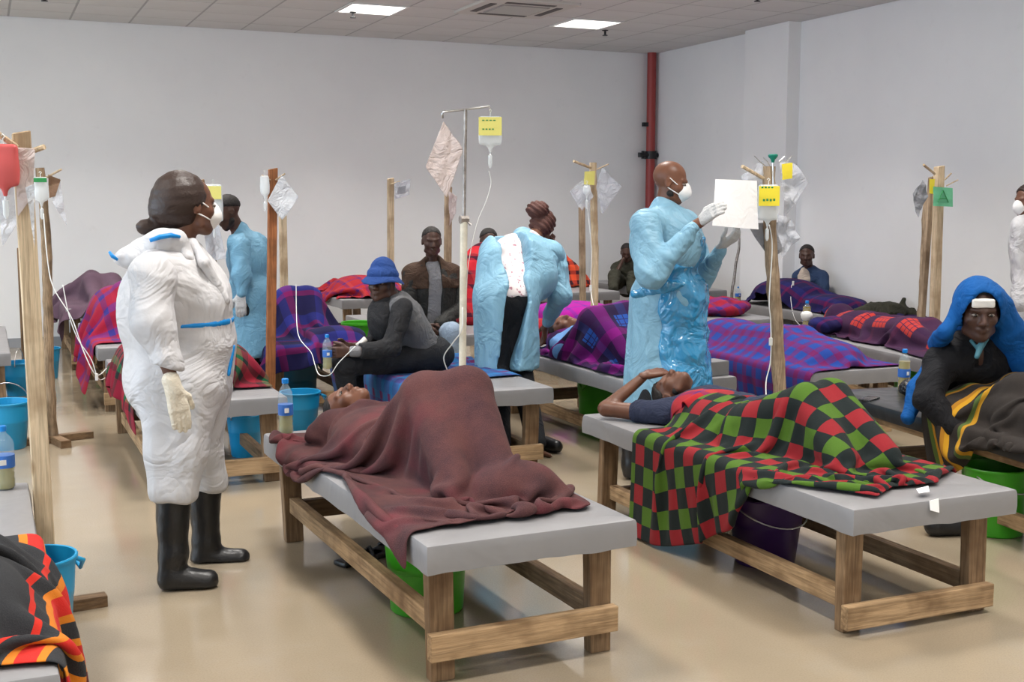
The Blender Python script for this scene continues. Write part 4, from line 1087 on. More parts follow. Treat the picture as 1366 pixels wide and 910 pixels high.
garment('hood', [ell((0.627, 4.990, 1.359), (.13, .135, .055), .02, M=frame((1, 0, .45), (0, 0, 1))), cone((0.619, 4.950, 1.355), (0.500, 4.970, 1.335), .06, .032, .04), cone((0.715, 4.900, 1.406), (0.639, 4.900, 1.395), .03, .05, .04), cone((0.727, 4.930, 1.375), (0.744, 4.880, 1.326), .032, .03, .03)], .009, M_COVERALL, w1, wrinkle=wr(14, 24, .008, .003, 70))
MB().tube([(0.593, 4.845, 1.400), (0.631, 4.835, 1.414), (0.672, 4.840, 1.420), (0.709, 4.860, 1.413)], [.008, .010, .010, .006], 8).build('seam_tape', M_TAPE, w1, smooth=True)
MB().tube([(0.450, 4.940, 1.355), (0.460, 4.930, 1.338), (0.479, 4.930, 1.323)], [.005, .008, .005], 8).build('seam_tape', M_TAPE, w1, smooth=True)
soft_obj('zip_flap', [cone((0.768, 4.930, 1.387), (0.796, 4.840, 1.312), .018, .020, .01), cone((0.796, 4.840, 1.312), (0.883, 4.840, 1.155), .020, .016, .01), cone((0.886, 4.860, 1.153), (0.894, 4.880, 0.944), .014, .014, .01)], .007, M_COVERALL, w1, wrinkle=wr(15, 40, .004))
zt1, zt2 = (0.690, 4.800, 1.061)[2], (0.892, 4.900, 1.073)[2]; xt1, xt2 = (0.690, 4.800, 1.061)[0], (0.892, 4.900, 1.073)[0]
garment('waist_tape', [p.grow(.003) for p in cv[:7]], .0085, M_TAPE, w1, wrinkle=wc, cut=lambda P: np.maximum(np.abs(P[..., 2] - (zt1 + (P[..., 0] - xt1) / (xt2 - xt1) * (zt2 - zt1))) - .011, np.maximum(xt1 - P[..., 0], P[..., 1] - 5.05)), it=0)
garment('leg_tape', [cone((0.909, 4.880, 0.967), (0.885, 4.860, 0.855), .010, .008, .0)], .006, M_TAPE, w1)
gd = unit(np.array((0.677, 4.670, 0.688)) - np.array((0.642, 4.670, 0.859)))
gl = soft_mesh(hand((0.640, 4.675, 0.847), gd, (-.25, .95, 0), (1, .2, 0), 1.08, curl=.12, grow=.0018, thumb=.3) + [cone((0.632, 4.675, 0.873), (0.642, 4.675, 0.835), .034, .033, .01)], .0042, wrinkle=wr(16, 90, .0012))
link('glove', np_mesh('glove', *gl), M_GLOVEC, w1)
boot(w1, (0.651, 4.850, 0.399), (0.642, 4.840, 0.147), (0.633, 4.840, 0.042), (0.769, 4.800, 0.030))
boot(w1, (0.823, 5.160, 0.362), (0.826, 5.170, 0.088), (0.815, 5.170, 0.012), (0.960, 5.120, 0.009))

# ---- masked man in blue gown, centre
f2 = (0.78, -0.58, -0.22)
h2 = Head((3.576, 5.900, 1.665), f2, hs=1.0)
J2 = dict(head=(3.566, 5.900, 1.665), neck=(3.532, 5.920, 1.488), pel=(3.568, 5.920, 0.910), sR=(3.357, 5.760, 1.428), sL=(3.719, 6.020, 1.421), eR=(3.308, 5.620, 1.157), wR=(3.507, 5.510, 1.432), eL=(3.855, 5.980, 1.106), wL=(3.842, 5.780, 1.298),
          hR=(3.520, 5.870, 0.830), hL=(3.636, 5.980, 0.815), kR=(3.410, 5.820, 0.391), kL=(3.647, 6.000, 0.346), aR=(3.306, 5.800, 0.045), aL=(3.674, 6.050, -0.012))
R2 = body(J2, 1.08)
hr2 = hand((3.519, 5.500, 1.448), unit(np.array((3.570, 5.380, 1.536)) - np.array((3.519, 5.500, 1.448))), (.35, .75, -.55), (-.2, -.3, .9), 1.0, curl=.30, grow=.0015)
hl2 = hand((3.835, 5.770, 1.306), unit(np.array((3.893, 5.680, 1.376)) - np.array((3.835, 5.770, 1.306))), (.1, .5, .85), (-.8, .3, .3), 1.0, curl=.55, grow=.0015)
d2 = person('bald man in a blue gown and face mask holding up a white sheet', R2, h2, M_SK3)
h2.eyes(d2); h2.mask(d2)
soft_obj('beard', [h2.k((-.058, .015, -.062), (0, .055, -.100), .020, .022, .01), h2.k((.058, .015, -.062), (0, .055, -.100), .020, .022, .01)], .006, M_HAIR, d2)
gw = [ell((3.548, 5.900, 1.319), (.19, .235, .22), .04), cone((3.338, 5.760, 1.428), (3.772, 6.040, 1.421), .085, .085, .04), ell((3.576, 5.920, 1.017), (.205, .225, .20), .06), cone((3.579, 5.920, 0.866), (3.575, 5.920, 0.540), .215, .240, .06), cone((3.575, 5.920, 0.540), (3.569, 5.920, 0.298), .240, .255, .02),
      cone((3.531, 5.910, 1.518), (3.542, 5.910, 1.424), .065, .09, .03)]
sl2 = [cone((3.321, 5.730, 1.429), (3.289, 5.620, 1.165), .085, .080, .03), cone((3.289, 5.620, 1.165), (3.495, 5.520, 1.420), .080, .040, .03)]
sl2b = [cone((3.795, 6.060, 1.411), (3.838, 5.970, 1.107), .08, .07, .03), cone((3.838, 5.970, 1.107), (3.839, 5.790, 1.280), .070, .038, .03)]
wg = wrf(21, 17, .012, .25, .002); zh2 = (3.576, 5.900, 0.354)[2]
garment('gown', gw, .011, M_GOWN, d2, wrinkle=wg, cut=lambda P: np.maximum(zh2 - P[..., 2], -1))
garment('sleeve', sl2, .009, M_GOWN, d2, wrinkle=wr(22, 24, .009, .003, 70))
garment('sleeve', sl2b, .009, M_GOWN, d2, wrinkle=wr(23, 24, .009, .003, 70))
ff = unit((0.62, -0.78, 0)); cc2 = np.array((3.571, 5.920, 0.996)); rr2 = np.array([-ff[1], ff[0], 0])
z_w, z_b = (3.560, 5.900, 1.203)[2], (3.575, 5.900, 0.433)[2]
def apron_cut(P):
    L = P - cc2; a = L @ ff; b = L @ rr2; t = np.clip((z_w - P[..., 2]) / (z_w - z_b), 0, 1)
    lim = .20 + 0 * t
    return np.maximum(np.maximum(.03 + .02 * t - a, np.abs(b + .02 * t) - lim), np.maximum(z_b + .05 * b - P[..., 2], P[..., 2] - z_w - .15 * (np.abs(b) < .09)))
garment('plastic_apron', [p.grow(.014) for p in gw], .011, M_APRON, d2, wrinkle=wr(24, 17, .016, .005, 55), cut=apron_cut)
garment('apron_ties', [cone((3.280, 5.780, 1.049), (3.401, 5.680, 1.085), .022, .030, .02), cone((3.401, 5.680, 1.085), (3.673, 5.760, 1.123), .030, .024, .02), cone((3.411, 5.680, 1.102), (3.327, 5.700, 1.135), .022, .018, .02), cone((3.398, 5.800, 1.489), (3.478, 5.700, 1.214), .014, .012, .01), cone((3.626, 5.840, 1.488), (3.678, 5.840, 1.374), .014, .012, .01)], .008, M_APRON, d2, wrinkle=wr(25, 50, .008))
for hp in (hr2, hl2): link('glove', np_mesh('glove', *soft_mesh(hp, .0042, wrinkle=wr(26, 90, .001))), M_GLOVEW, d2)
garment('glove_cuff', [cone((3.495, 5.520, 1.424), (3.524, 5.500, 1.448), .030, .029, .0)], .006, M_SK3, d2)
garment('trousers', grow(R2, ['thighL', 'thighR', 'shinL', 'shinR'], .018), .014, M_TROUS, d2, wrinkle=wr(27, 20, .006))
boot(d2, (3.303, 5.800, 0.274), (3.301, 5.800, 0.080), (3.302, 5.800, 0.007), (3.358, 5.720, 0.002), rt=.075, ra=.062, h=.012)
boot(d2, (3.670, 6.050, 0.202), (3.673, 6.050, 0.033), (3.674, 6.050, -0.026), (3.696, 5.950, -0.039), rt=.075, ra=.062, h=.012)

# ---- bending nurse, back view
J3 = dict(head=(3.517, 7.500, 1.371), neck=(3.372, 7.380, 1.289), pel=(3.059, 7.050, 0.937), sL=(3.088, 7.280, 1.231), sR=(3.475, 7.220, 1.178), eR=(3.498, 7.150, 0.946), wR=(3.460, 7.300, 0.733), eL=(3.194, 7.400, 0.973), wL=(3.429, 7.500, 0.726),
          hL=(2.995, 7.060, 0.905), hR=(3.142, 7.060, 0.900), kL=(2.978, 7.020, 0.498), kR=(3.136, 7.020, 0.489), aL=(2.745, 6.402, 0.070), aR=(3.071, 6.599, 0.070))
R3 = body(J3, 1.05)
n3 = person('woman in an open-backed blue gown bending over a patient, auburn braids in a bun', R3, Head((3.529, 7.500, 1.381), (.62, .70, -.45), (.3, .1, .9), .97), M_SK1, hands=[hand((3.455, 7.300, 0.723), (.15, .4, -.9), (-.9, .2, 0), (.3, .9, 0), 1.0, .3, grow=.001)], foot=feet(J3, (.3, -1, 0)))
h3 = Head((3.529, 7.500, 1.381), (.62, .70, -.45), (.3, .1, .9), .97)
soft_obj('hair', [h3.e(0, -.02, .03, (.088, .10, .094)), h3.e(0, -.06, -.02, (.075, .06, .07), .03), ell((3.470, 7.460, 1.499), (.080, .07, .062), .01), cone((3.586, 7.500, 1.303), (3.600, 7.420, 1.141), .035, .016, .02),
                  h3.e(0, .10, -.03, (.07, .05, .09), .01, True)], .008, M_BRAID, n3, wrinkle=lambda V, N: .005 * np.sin(V[:, 0] * 130 + V[:, 2] * 160 + 3 * wav(V, 5, 20)), it=1)
MB().tube([h3.p(.07, .02, -.01), h3.p(.082, -.01, -.03), h3.p(.078, -.02, -.06)], .003, 6).build('mask_strap', M_MASK, n3)
g3 = [ell((3.204, 7.200, 1.168), (.235, .20, .19), .04), cone((3.080, 7.260, 1.232), (3.442, 7.220, 1.203), .10, .105, .06), ell((3.296, 7.140, 1.071), (.15, .17, .16), .06), ell((3.018, 7.140, 1.116), (.12, .13, .17), .06), ell((3.068, 7.060, 0.965), (.215, .18, .17), .11), cone((3.059, 7.050, 0.879), (3.056, 7.030, 0.493), .205, .20, .05), cone((3.330, 7.360, 1.310), (3.267, 7.280, 1.228), .08, .13, .04)]
zh3 = (3.043, 7.000, 0.487)[2]; xs3 = ((3.047, 7.000, 1.408)[0], (3.251, 7.000, 1.407)[0], (2.923, 7.000, 0.504)[0], (3.048, 7.000, 0.497)[0]); zs3 = ((3.078, 7.000, 1.384)[2], zh3)
def back_gap(P):
    t = np.clip((zs3[0] - P[..., 2]) / (zs3[0] - zs3[1]), 0, 1); a = xs3[0] * (1 - t) + xs3[2] * t; b = xs3[1] * (1 - t) + xs3[3] * t
    a = a + .02 * np.exp(-((t - .35) / .06) ** 2); b = b - .03 * np.exp(-((t - .38) / .08) ** 2)
    inside = np.minimum(P[..., 0] - a, b - P[..., 0])
    return np.minimum(inside, 7.18 + .15 * (1 - t) - P[..., 1])
garment('gown', g3, .011, M_GOWN, n3, wrinkle=wrf(31, 16, .011, .25, .002), cut=lambda P: np.maximum(zh3 - P[..., 2], back_gap(P)))
garment('sleeve', [cone((3.475, 7.220, 1.178), (3.494, 7.140, 0.947), .085, .075, .03), cone((3.494, 7.140, 0.947), (3.468, 7.280, 0.755), .075, .042, .03)], .010, M_GOWN, n3, wrinkle=wr(32, 24, .009, .003, 70))
garment('sleeve', [cone((3.088, 7.280, 1.216), (3.224, 7.420, 0.971), .08, .07, .03), cone((3.224, 7.420, 0.971), (3.418, 7.500, 0.753), .07, .04, .03)], .012, M_GOWN, n3, wrinkle=wr(33, 24, .009))
garment('shirt', grow(R3, ['torso'], .022), .014, M_PRINT, n3, wrinkle=wr(34, 24, .005), cut=lambda P: (3.063, 7.000, 0.950)[2] - P[..., 2])
garment('trousers', grow(R3, ['thighL', 'thighR', 'shinL', 'shinR'], .025) + [ell((3.064, 7.050, 0.927), (.185, .15, .15), .05)], .013, M_TROUS, n3, wrinkle=wr(35, 18, .006), cut=lambda P: np.maximum(.05 - P[..., 2], P[..., 2] - (3.063, 7.000, 1.065)[2]))
for a_, b_ in (((2.750, 6.414, 0.040), (2.702, 6.214, 0.040)), ((3.179, 6.765, 0.040), (3.205, 6.601, 0.040))):
    soft_obj('shoe', [cone(a_, b_, .048, .042, .01)], .010, M_BOOT, n3, cut=lambda P: .004 - P[..., 2])

# ---- man in blue gown, left background, looking down
J4 = dict(head=(1.645, 8.900, 1.481), neck=(1.743, 8.920, 1.316), pel=(1.799, 8.920, 0.883), sL=(1.688, 8.760, 1.234), sR=(1.874, 9.080, 1.232), eL=(1.675, 8.720, 0.998), wL=(1.679, 8.700, 0.891), eR=(1.861, 9.100, 0.982), wR=(1.746, 9.100, 0.900),
          hL=(1.761, 8.850, 0.806), hR=(1.847, 9.000, 0.791), kL=(1.786, 8.840, 0.527), kR=(1.874, 9.000, 0.506), aL=(1.864, 9.216, 0.080), aR=(1.949, 9.343, 0.080))
R4 = body(J4, 1.0)
h4 = Head((1.640, 8.900, 1.476), (-.86, -.15, -.42), (-.45, 0, .9), 1.0)
p4 = person('bearded man in a blue gown looking down at the left by the orange-brown post', R4, h4, M_SK2, foot=feet(J4, (-1, 0, 0)), hh=.008, hb=.02)
h4.hair(p4, grow=.007, h=.01)
soft_obj('beard', [h4.k((-.058, .015, -.062), (0, .060, -.098), .022, .024, .01), h4.k((.058, .015, -.062), (0, .060, -.098), .022, .024, .01)], .009, M_HAIR, p4)
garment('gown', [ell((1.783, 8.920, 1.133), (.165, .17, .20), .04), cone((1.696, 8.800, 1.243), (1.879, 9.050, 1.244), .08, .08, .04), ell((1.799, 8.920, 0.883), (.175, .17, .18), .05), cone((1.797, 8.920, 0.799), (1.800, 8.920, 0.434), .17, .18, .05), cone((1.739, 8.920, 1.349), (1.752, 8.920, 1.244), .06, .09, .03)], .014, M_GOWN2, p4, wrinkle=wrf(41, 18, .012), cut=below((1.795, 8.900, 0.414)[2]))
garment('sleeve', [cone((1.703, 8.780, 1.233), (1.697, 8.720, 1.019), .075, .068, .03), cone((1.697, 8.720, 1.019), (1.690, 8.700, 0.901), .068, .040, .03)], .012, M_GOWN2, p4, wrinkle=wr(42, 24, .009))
link('glove', np_mesh('glove', *soft_mesh(hand((1.684, 8.700, 0.890), (0, 0, -1), (.3, .9, 0), (-1, 0, 0), 1.05, .25, grow=.002), .006)), M_GLOVEW, p4)
garment('trousers', grow(R4, ['thighL', 'thighR', 'shinL', 'shinR'], .02), .018, M_TROUS, p4)
for q in 'LR':
    a_ = np.array(J4['a' + q]); soft_obj('shoe', [cone((a_[0] + .02, a_[1], .045), (a_[0] - .14, a_[1], .04), .045, .038, .01)], .012, M_BOOT, p4, cut=lambda P: .004 - P[..., 2])

# ---- boy in a blue bucket hat, sitting on the blue cloth
J5 = dict(head=(2.215, 7.000, 1.077), neck=(2.309, 7.000, 0.936), pel=(2.50, 7.05, 0.60), sL=(2.289, 6.840, 0.913), sR=(2.287, 7.170, 0.905), eL=(2.190, 6.760, 0.690), wL=(1.976, 6.800, 0.674), eR=(2.194, 7.100, 0.671), wR=(2.015, 6.980, 0.683),
          hL=(2.44, 6.98, 0.585), hR=(2.44, 7.14, 0.585), kL=(1.924, 6.860, 0.593), kR=(2.042, 7.080, 0.569), aL=(1.985, 6.900, 0.221), aR=(2.082, 7.100, 0.226))
R5 = body(J5, .88, .92)
h5 = Head((2.210, 7.000, 1.058), (-.66, -.74, .04), hs=.97)
hl5 = hand((1.953, 6.800, 0.675), (-1, .1, -.05), (.1, .9, .1), (0, -.1, 1), .95, .55)
hr5 = hand((1.993, 6.970, 0.685), (-1, -.3, -.1), (.1, -.9, .1), (0, .1, 1), .95, .55)
p5 = person('boy in a blue bucket hat and grey sweater with dark sleeves sitting on a bed', R5, h5, M_SK2, hands=[hl5, hr5], foot=feet(J5, (-.8, -.4, 0)), hh=.007)
h5.eyes(p5); h5.hair(p5, h=.009)
hat = soft_obj('bucket_hat', [h5.k((0, -.02, .068), (0, -.024, .088), .094, .080, .0), h5.e(0, -.02, .055, (.096, .108, .05), .02)], .008, M_HATB, p5, wrinkle=wr(51, 40, .003), cut=lambda P: (h5.p(0, 0, .035)[2]) - P[..., 2])
br = MB(); rg = []
for r_, z_ in ((.088, .052), (.100, .046), (.122, .026), (.140, .006), (.139, .002), (.120, .021), (.098, .040), (.086, .046)):
    rg.append([br.bm.verts.new(h5.p(r_ * 0.95 * math.cos(a), r_ * 1.04 * math.sin(a) - .02, z_ + .010 * math.sin(3 * a + .5) * (r_ - .088) * 18)) for a in [2 * PI * k / 36 for k in range(36)]])
for A, B_ in zip(rg, rg[1:]):
    for k in range(36): br.bm.faces.new((A[k], A[(k + 1) % 36], B_[(k + 1) % 36], B_[k]))
br.build('hat_brim', M_HATB, hat, smooth=True)
garment('sweater', grow(R5, ['torso'], .020) + [cone((2.324, 7.000, 0.945), (2.328, 7.000, 0.899), .055, .07, .02)], .011, M_SWEAT, p5, wrinkle=wr(52, 20, .007, .002, 70))
garment('sleeve', grow(R5, ['uarmL', 'farmL'], .020), .010, M_SWEATB, p5, wrinkle=wr(53, 26, .006), cut=lambda P: (2.008, 6.800, 0.672)[0] - P[..., 0])
garment('sleeve', grow(R5, ['uarmR', 'farmR'], .018), .011, M_SWEATB, p5, wrinkle=wr(54, 26, .006), cut=lambda P: (2.086, 7.000, 0.646)[0] - P[..., 0])
garment('sweater_front', [ell((2.216, 6.980, 0.844), (.10, .13, .15), .03)], .012, M_SWEATB, p5, wrinkle=wr(55, 24, .005))
garment('trousers', grow(R5, ['thighL', 'thighR', 'shinL', 'shinR'], .014) + [ell(J5['pel'], (.19, .18, .13), .04)], .012, M_TROUS, p5, wrinkle=wr(56, 22, .005))
MB().tube([(2.091, 6.950, 0.729), (2.044, 6.950, 0.694), (2.071, 6.950, 0.657)], .018, 8).build('bandage', M_GAUZE, p5, smooth=True)
garment('cuff', [cone((1.995, 6.800, 0.673), (1.963, 6.800, 0.674), .034, .032, .0)], .007, M_SHIRTG, p5)

# ---- man in brown and black jacket, sitting further back
J6 = dict(head=(3.345, 9.250, 1.245), neck=(3.368, 9.280, 1.035), pel=(3.392, 9.300, 0.487), sR=(3.172, 9.260, 0.967), sL=(3.574, 9.320, 0.954), eR=(3.130, 9.200, 0.691), wR=(3.201, 9.020, 0.583), eL=(3.582, 9.240, 0.673), wL=(3.336, 9.040, 0.576),
          hR=(3.282, 9.250, 0.472), hL=(3.465, 9.250, 0.464), kR=(3.066, 8.800, 0.556), kL=(3.354, 8.800, 0.532), aR=(3.184, 8.983, 0.080), aL=(3.405, 8.889, 0.080))
R6 = body(J6, 1.0)
h6 = Head((3.341, 9.220, 1.234), (-.18, -.97, -.1), hs=1.0)
p6 = person('man in a brown and black jacket sitting with hands clasped, eyes lowered', R6, h6, M_SK2, hh=.008, hb=.02, foot=feet(J6, (-.3, -1, 0)),
            hands=[hand((3.203, 9.010, 0.578), (.5, -.4, -.6), (.6, .2, -.3), (.1, -.8, .5), 1.0, .5), hand((3.322, 9.020, 0.572), (-.5, -.4, -.6), (-.6, .2, -.3), (-.1, -.8, .5), 1.0, .5)], hhand=.0055)
h6.hair(p6, grow=.003, h=.009)
def mid_gap(P): return np.minimum(.055 - np.abs(P[..., 0] - (3.344, 9.200, 0.880)[0]) - (P[..., 2] < 0.6) * 0, 9.24 - P[..., 1])
garment('jacket', grow(R6, ['torso'], .028) + [cone((3.375, 9.280, 1.047), (3.374, 9.280, 0.986), .07, .10, .03)], .013, M_JACKB, p6, wrinkle=wr(61, 20, .007), cut=mid_gap)
zy6 = (3.344, 9.200, 0.850)[2]
garment('jacket_yoke', grow(R6, ['torso'], .036) + [cone((3.375, 9.280, 1.060), (3.374, 9.280, 0.986), .07, .11, .03)] + grow(R6, ['uarmL', 'uarmR'], .024), .012, M_JACKBR, p6, wrinkle=wr(62, 20, .006), cut=lambda P: np.maximum(mid_gap(P), zy6 - P[..., 2]))
garment('shirt', grow(R6, ['torso'], .014), .014, M_SHIRTG, p6, wrinkle=wr(63, 26, .005))
for q in 'LR': garment('sleeve', grow(R6, ['uarm' + q, 'farm' + q], .022), .012, M_JACKB, p6, wrinkle=wr(64, 26, .006))
garment('jeans', grow(R6, ['thighL', 'thighR', 'shinL', 'shinR'], .02), .014, M_DENIM, p6, wrinkle=wr(65, 22, .006))

# ---- hooded person on the black bed
f7 = (-.50, -.85, -.12)
J7 = dict(head=(4.390, 4.380, 1.035), neck=(4.526, 4.500, 0.840), pel=b8l(.02, .18, .62), sR=(4.307, 4.520, 0.773), sL=(4.720, 4.460, 0.759), eR=(4.174, 4.460, 0.604), wR=(4.228, 4.340, 0.472), eL=(4.701, 4.360, 0.524), wL=(4.408, 4.220, 0.451))
R7 = body(J7, 1.05); h7 = Head((4.371, 4.360, 1.030), f7, hs=1.16)
p7 = person('older man in a black jacket with white gauze on his brow', R7, h7, M_SK2, hh=.0052)
h7.eyes(p7); h7.hair(p7, grow=.004, h=.008)
garment('jacket', grow(R7, ['torso', 'uarmL', 'uarmR', 'farmL', 'farmR'], .030), .011, M_SUITB, p7, wrinkle=wr(71, 17, .009, .002, 60), cut=lambda P: np.minimum(np.minimum((4.486, 4.400, 0.823)[0] - P[..., 0], P[..., 0] - (4.413, 4.400, 0.827)[0]), np.minimum(4.44 - P[..., 1], P[..., 2] - .75)))
garment('collar', [cone((4.336, 4.360, 0.890), (4.327, 4.300, 0.850), .010, .008, .004), cone((4.431, 4.360, 0.896), (4.327, 4.300, 0.843), .012, .010, .004), cone((4.349, 4.310, 0.884), (4.304, 4.290, 0.823), .014, .012, .01)], .005, plain('teal_collar', (0.04, 0.14, 0.18), .7), p7)
gz = soft_obj('gauze', [rbox(h7.p(0.004, .078, .052), (.052, .012, .022), .008, M=frame(h7.M[1], h7.M[2] - .45 * h7.M[1]))], .0045, M_GAUZE, p7, wrinkle=wr(72, 60, .002))

# ---- patient on the front right bed, arm over the brow
J8 = dict(head=(3.109, 5.060, 0.619), neck=(3.121, 4.960, 0.548), pel=(3.12, 4.32, .585), sL=(3.26, 4.86, .585), sR=(2.966, 4.920, 0.532), eR=(2.765, 5.140, 0.543), wR=(2.986, 5.160, 0.685), eL=(3.36, 4.66, .56), wL=(3.30, 4.42, .60))
R8 = body(J8, .9, .95); h8 = Head((3.098, 5.050, 0.622), (-.30, .15, .90), (-.45, .85, .25), .97)
p8 = person('man in a navy t-shirt lying on his back with one arm bent over his brow', R8, h8, M_SK1, hh=.0055, hb=.011, bare=('farmR', 'uarmR'),
            hands=[hand((2.988, 5.150, 0.693), (.93, -.05, .15), (.15, .3, -.9), (.0, .9, .3), .98, .32)])
h8.hair(p8, grow=.012, h=.007, line=.030)
soft_obj('beard', [h8.k((-.055, .01, -.055), (0, .052, -.092), .019, .021, .01), h8.k((.055, .01, -.055), (0, .052, -.092), .019, .021, .01)], .006, M_HAIR, p8)
garment('t_shirt', grow(R8, ['torso'], .018) + [cone(J8['sR'], np.array(J8['sR']) * .6 + np.array(J8['eR']) * .4, .070, .062, .03)], .010, M_NAVYT, p8, wrinkle=wr(81, 24, .005, .002, 70), cut=lambda P: .495 - P[..., 2])

# ---- patient on the nearest middle bed: only the head shows
J9 = dict(head=(1.497, 5.250, 0.616), neck=(1.544, 5.100, 0.596), pel=(1.52, 4.50, .575), sR=(1.34, 5.02, .56), sL=(1.68, 5.0, .56))
h9 = Head((1.482, 5.220, 0.625), (-.22, -.12, .95), (-.72, .66, .05), 1.0)
p9 = person('patient lying on the nearest middle bed with only the face out of the blanket', body(J9, .6, .78), h9, M_SK3, hh=.0055)
h9.hair(p9, grow=.003, h=.007); h9.eyes(p9)
garment('shirt_collar', [cone((1.529, 5.120, 0.607), (1.526, 5.020, 0.597), .03, .035, .01)], .007, M_CREAM, p9, wrinkle=wr(91, 60, .003))

# ---- patient the nurse tends
h10 = Head((3.754, 7.620, 0.665), (-.25, -.35, .85), (-.65, .70, .15), .98)
J10 = dict(head=(3.754, 7.620, 0.665), neck=(3.789, 7.500, 0.617), pel=(3.84, 7.0, .57), sR=(3.616, 7.420, 0.580), sL=(3.98, 7.48, .57), eR=(3.526, 7.200, 0.547), wR=(3.654, 7.120, 0.626), eL=(4.04, 7.3, .56), wL=(3.95, 7.1, .58))
R10 = body(J10, .8, .85)
p10 = person('thin patient lying under the purple plaid blanket with the face turned up to the nurse', R10, h10, M_SK3, hh=.008, hb=.015, hands=[hand(J10['wR'], (.6, .3, .5), (.3, .5, -.4), (.3, -.3, .8), .95, .5)], hhand=.006)
h10.hair(p10, grow=.003, h=.009)
garment('shirt', grow(R10, ['torso', 'uarmR'], .02), .014, plain('sky_blue_cloth', (.10, .24, .50), .8), p10, wrinkle=wr(101, 24, .006), cut=lambda P: .495 - P[..., 2])
soft_obj('pillow_bundle', [ell((3.697, 7.850, 0.618), (.14, .16, .09), .03)], .014, M_REDCRUMP, None, wrinkle=wr(102, 24, .012), cut=lambda P: .494 - P[..., 2])
tag(bpy.data.objects['pillow_bundle'], 'dark red bundle under the head of the patient the nurse tends', 'bundle')

# ---- man in the navy jacket by the right wall
J11 = dict(head=(7.757, 10.100, 1.018), neck=(7.839, 10.150, 0.843), pel=(7.928, 10.200, 0.525), sR=(7.788, 10.280, 0.775), sL=(7.896, 10.000, 0.788), eL=(7.824, 9.900, 0.604), wL=(7.599, 9.900, 0.626), eR=(7.790, 10.300, 0.600), wR=(7.675, 10.100, 0.649))
R11 = body(J11, .85, .86); h11 = Head((7.757, 10.100, 1.010), (-.68, -.72, -.05), hs=.95)
p11 = person('man in a navy denim jacket and cream shirt sitting up against the right wall', R11, h11, M_SK2, hh=.009, hb=.02, hands=[hand((7.599, 9.900, 0.626), (-.8, .2, 0), (0, .9, 0), (0, 0, 1), .9, .5)], hhand=.007)
h11.hair(p11, grow=.004, h=.010)
garment('jacket', grow(R11, ['torso', 'uarmL', 'uarmR', 'farmL'], .022), .013, M_NAVYJ, p11, wrinkle=wr(111, 22, .006), cut=lambda P: np.maximum(np.minimum((7.782, 10.000, 0.791)[0] - P[..., 0], 10.2 - P[..., 1]), .52 - P[..., 2]))
garment('shirt', grow(R11, ['torso'], .012), .014, M_CREAM, p11, wrinkle=wr(112, 26, .005), cut=lambda P: .52 - P[..., 2])

# ---- seated person in olive by the back corner
J12 = dict(head=(7.040, 12.600, 0.964), neck=(7.090, 12.650, 0.817), pel=(7.122, 12.700, 0.542), sR=(6.954, 12.700, 0.763), sL=(7.236, 12.650, 0.760), eR=(6.806, 12.500, 0.652), wR=(6.944, 12.500, 0.889), eL=(7.183, 12.500, 0.625), wL=(6.994, 12.400, 0.601), hR=(7.005, 12.600, 0.534), hL=(7.149, 12.600, 0.530), kR=(6.662, 12.200, 0.708), kL=(6.872, 12.150, 0.689), aR=(6.535, 12.000, 0.569), aL=(6.769, 12.000, 0.545))
R12 = body(J12, .85, .85); h12 = Head((7.040, 12.600, 0.955), (-.5, -.8, -.3), hs=.92)
p12 = person('crouched person in dark olive clothes on the far bed behind the masked man', R12, h12, M_SK2, hh=.011, hb=.022)
h12.hair(p12, grow=.004, h=.012)
garment('coat', grow(R12, ['torso', 'uarmL', 'uarmR', 'farmL', 'thighL', 'thighR', 'shinL', 'shinR'], .025), .016, M_OLIVE, p12, wrinkle=wr(121, 22, .010))

# ---- person wrapped in red check behind the nurse
J13 = dict(head=(4.127, 9.900, 1.217), neck=(4.147, 9.950, 1.028), pel=(4.190, 10.000, 0.569), sR=(3.982, 9.900, 0.966), sL=(4.316, 10.000, 0.955))
h13 = Head((4.127, 9.900, 1.204), (-.2, -.95, -.1), hs=.97)
p13 = person('person wrapped in a red checked blanket sitting behind the nurse', body(J13, 1, .95), h13, M_SK2, hh=.010, hb=.022)
h13.hair(p13, grow=.006, h=.012)
V_, F_ = soft_mesh([cone((4.083, 9.900, 1.018), (4.013, 9.800, 0.592), .17, .26, .05), cone((3.948, 9.850, 0.956), (3.901, 9.700, 0.539), .09, .14, .05)], .014, wrinkle=wr(131, 16, .016), cut=lambda P: .50 - P[..., 2])
link('wrap', np_mesh('wrap', V_, F_, uv=np.stack([V_[:, 0] + V_[:, 1] * .5, V_[:, 2]], -1)), M_REDCHECK, p13)
V_, F_ = soft_mesh([cone((6.016, 12.500, 1.035), (6.086, 12.500, 0.600), .06, .25, .05), cone((6.113, 12.500, 0.904), (6.328, 12.400, 0.583), .08, .14, .05)], .018, wrinkle=wr(132, 16, .016), cut=lambda P: .59 - P[..., 2])
o_ = link('orange_blanket', np_mesh('orange_blanket', V_, F_, uv=np.stack([V_[:, 0], V_[:, 2]], -1)), M_ORCHECK)
tag(o_, 'orange and black checked blanket heaped to a slope right of the bending nurse', 'blanket', 'blankets on the beds')

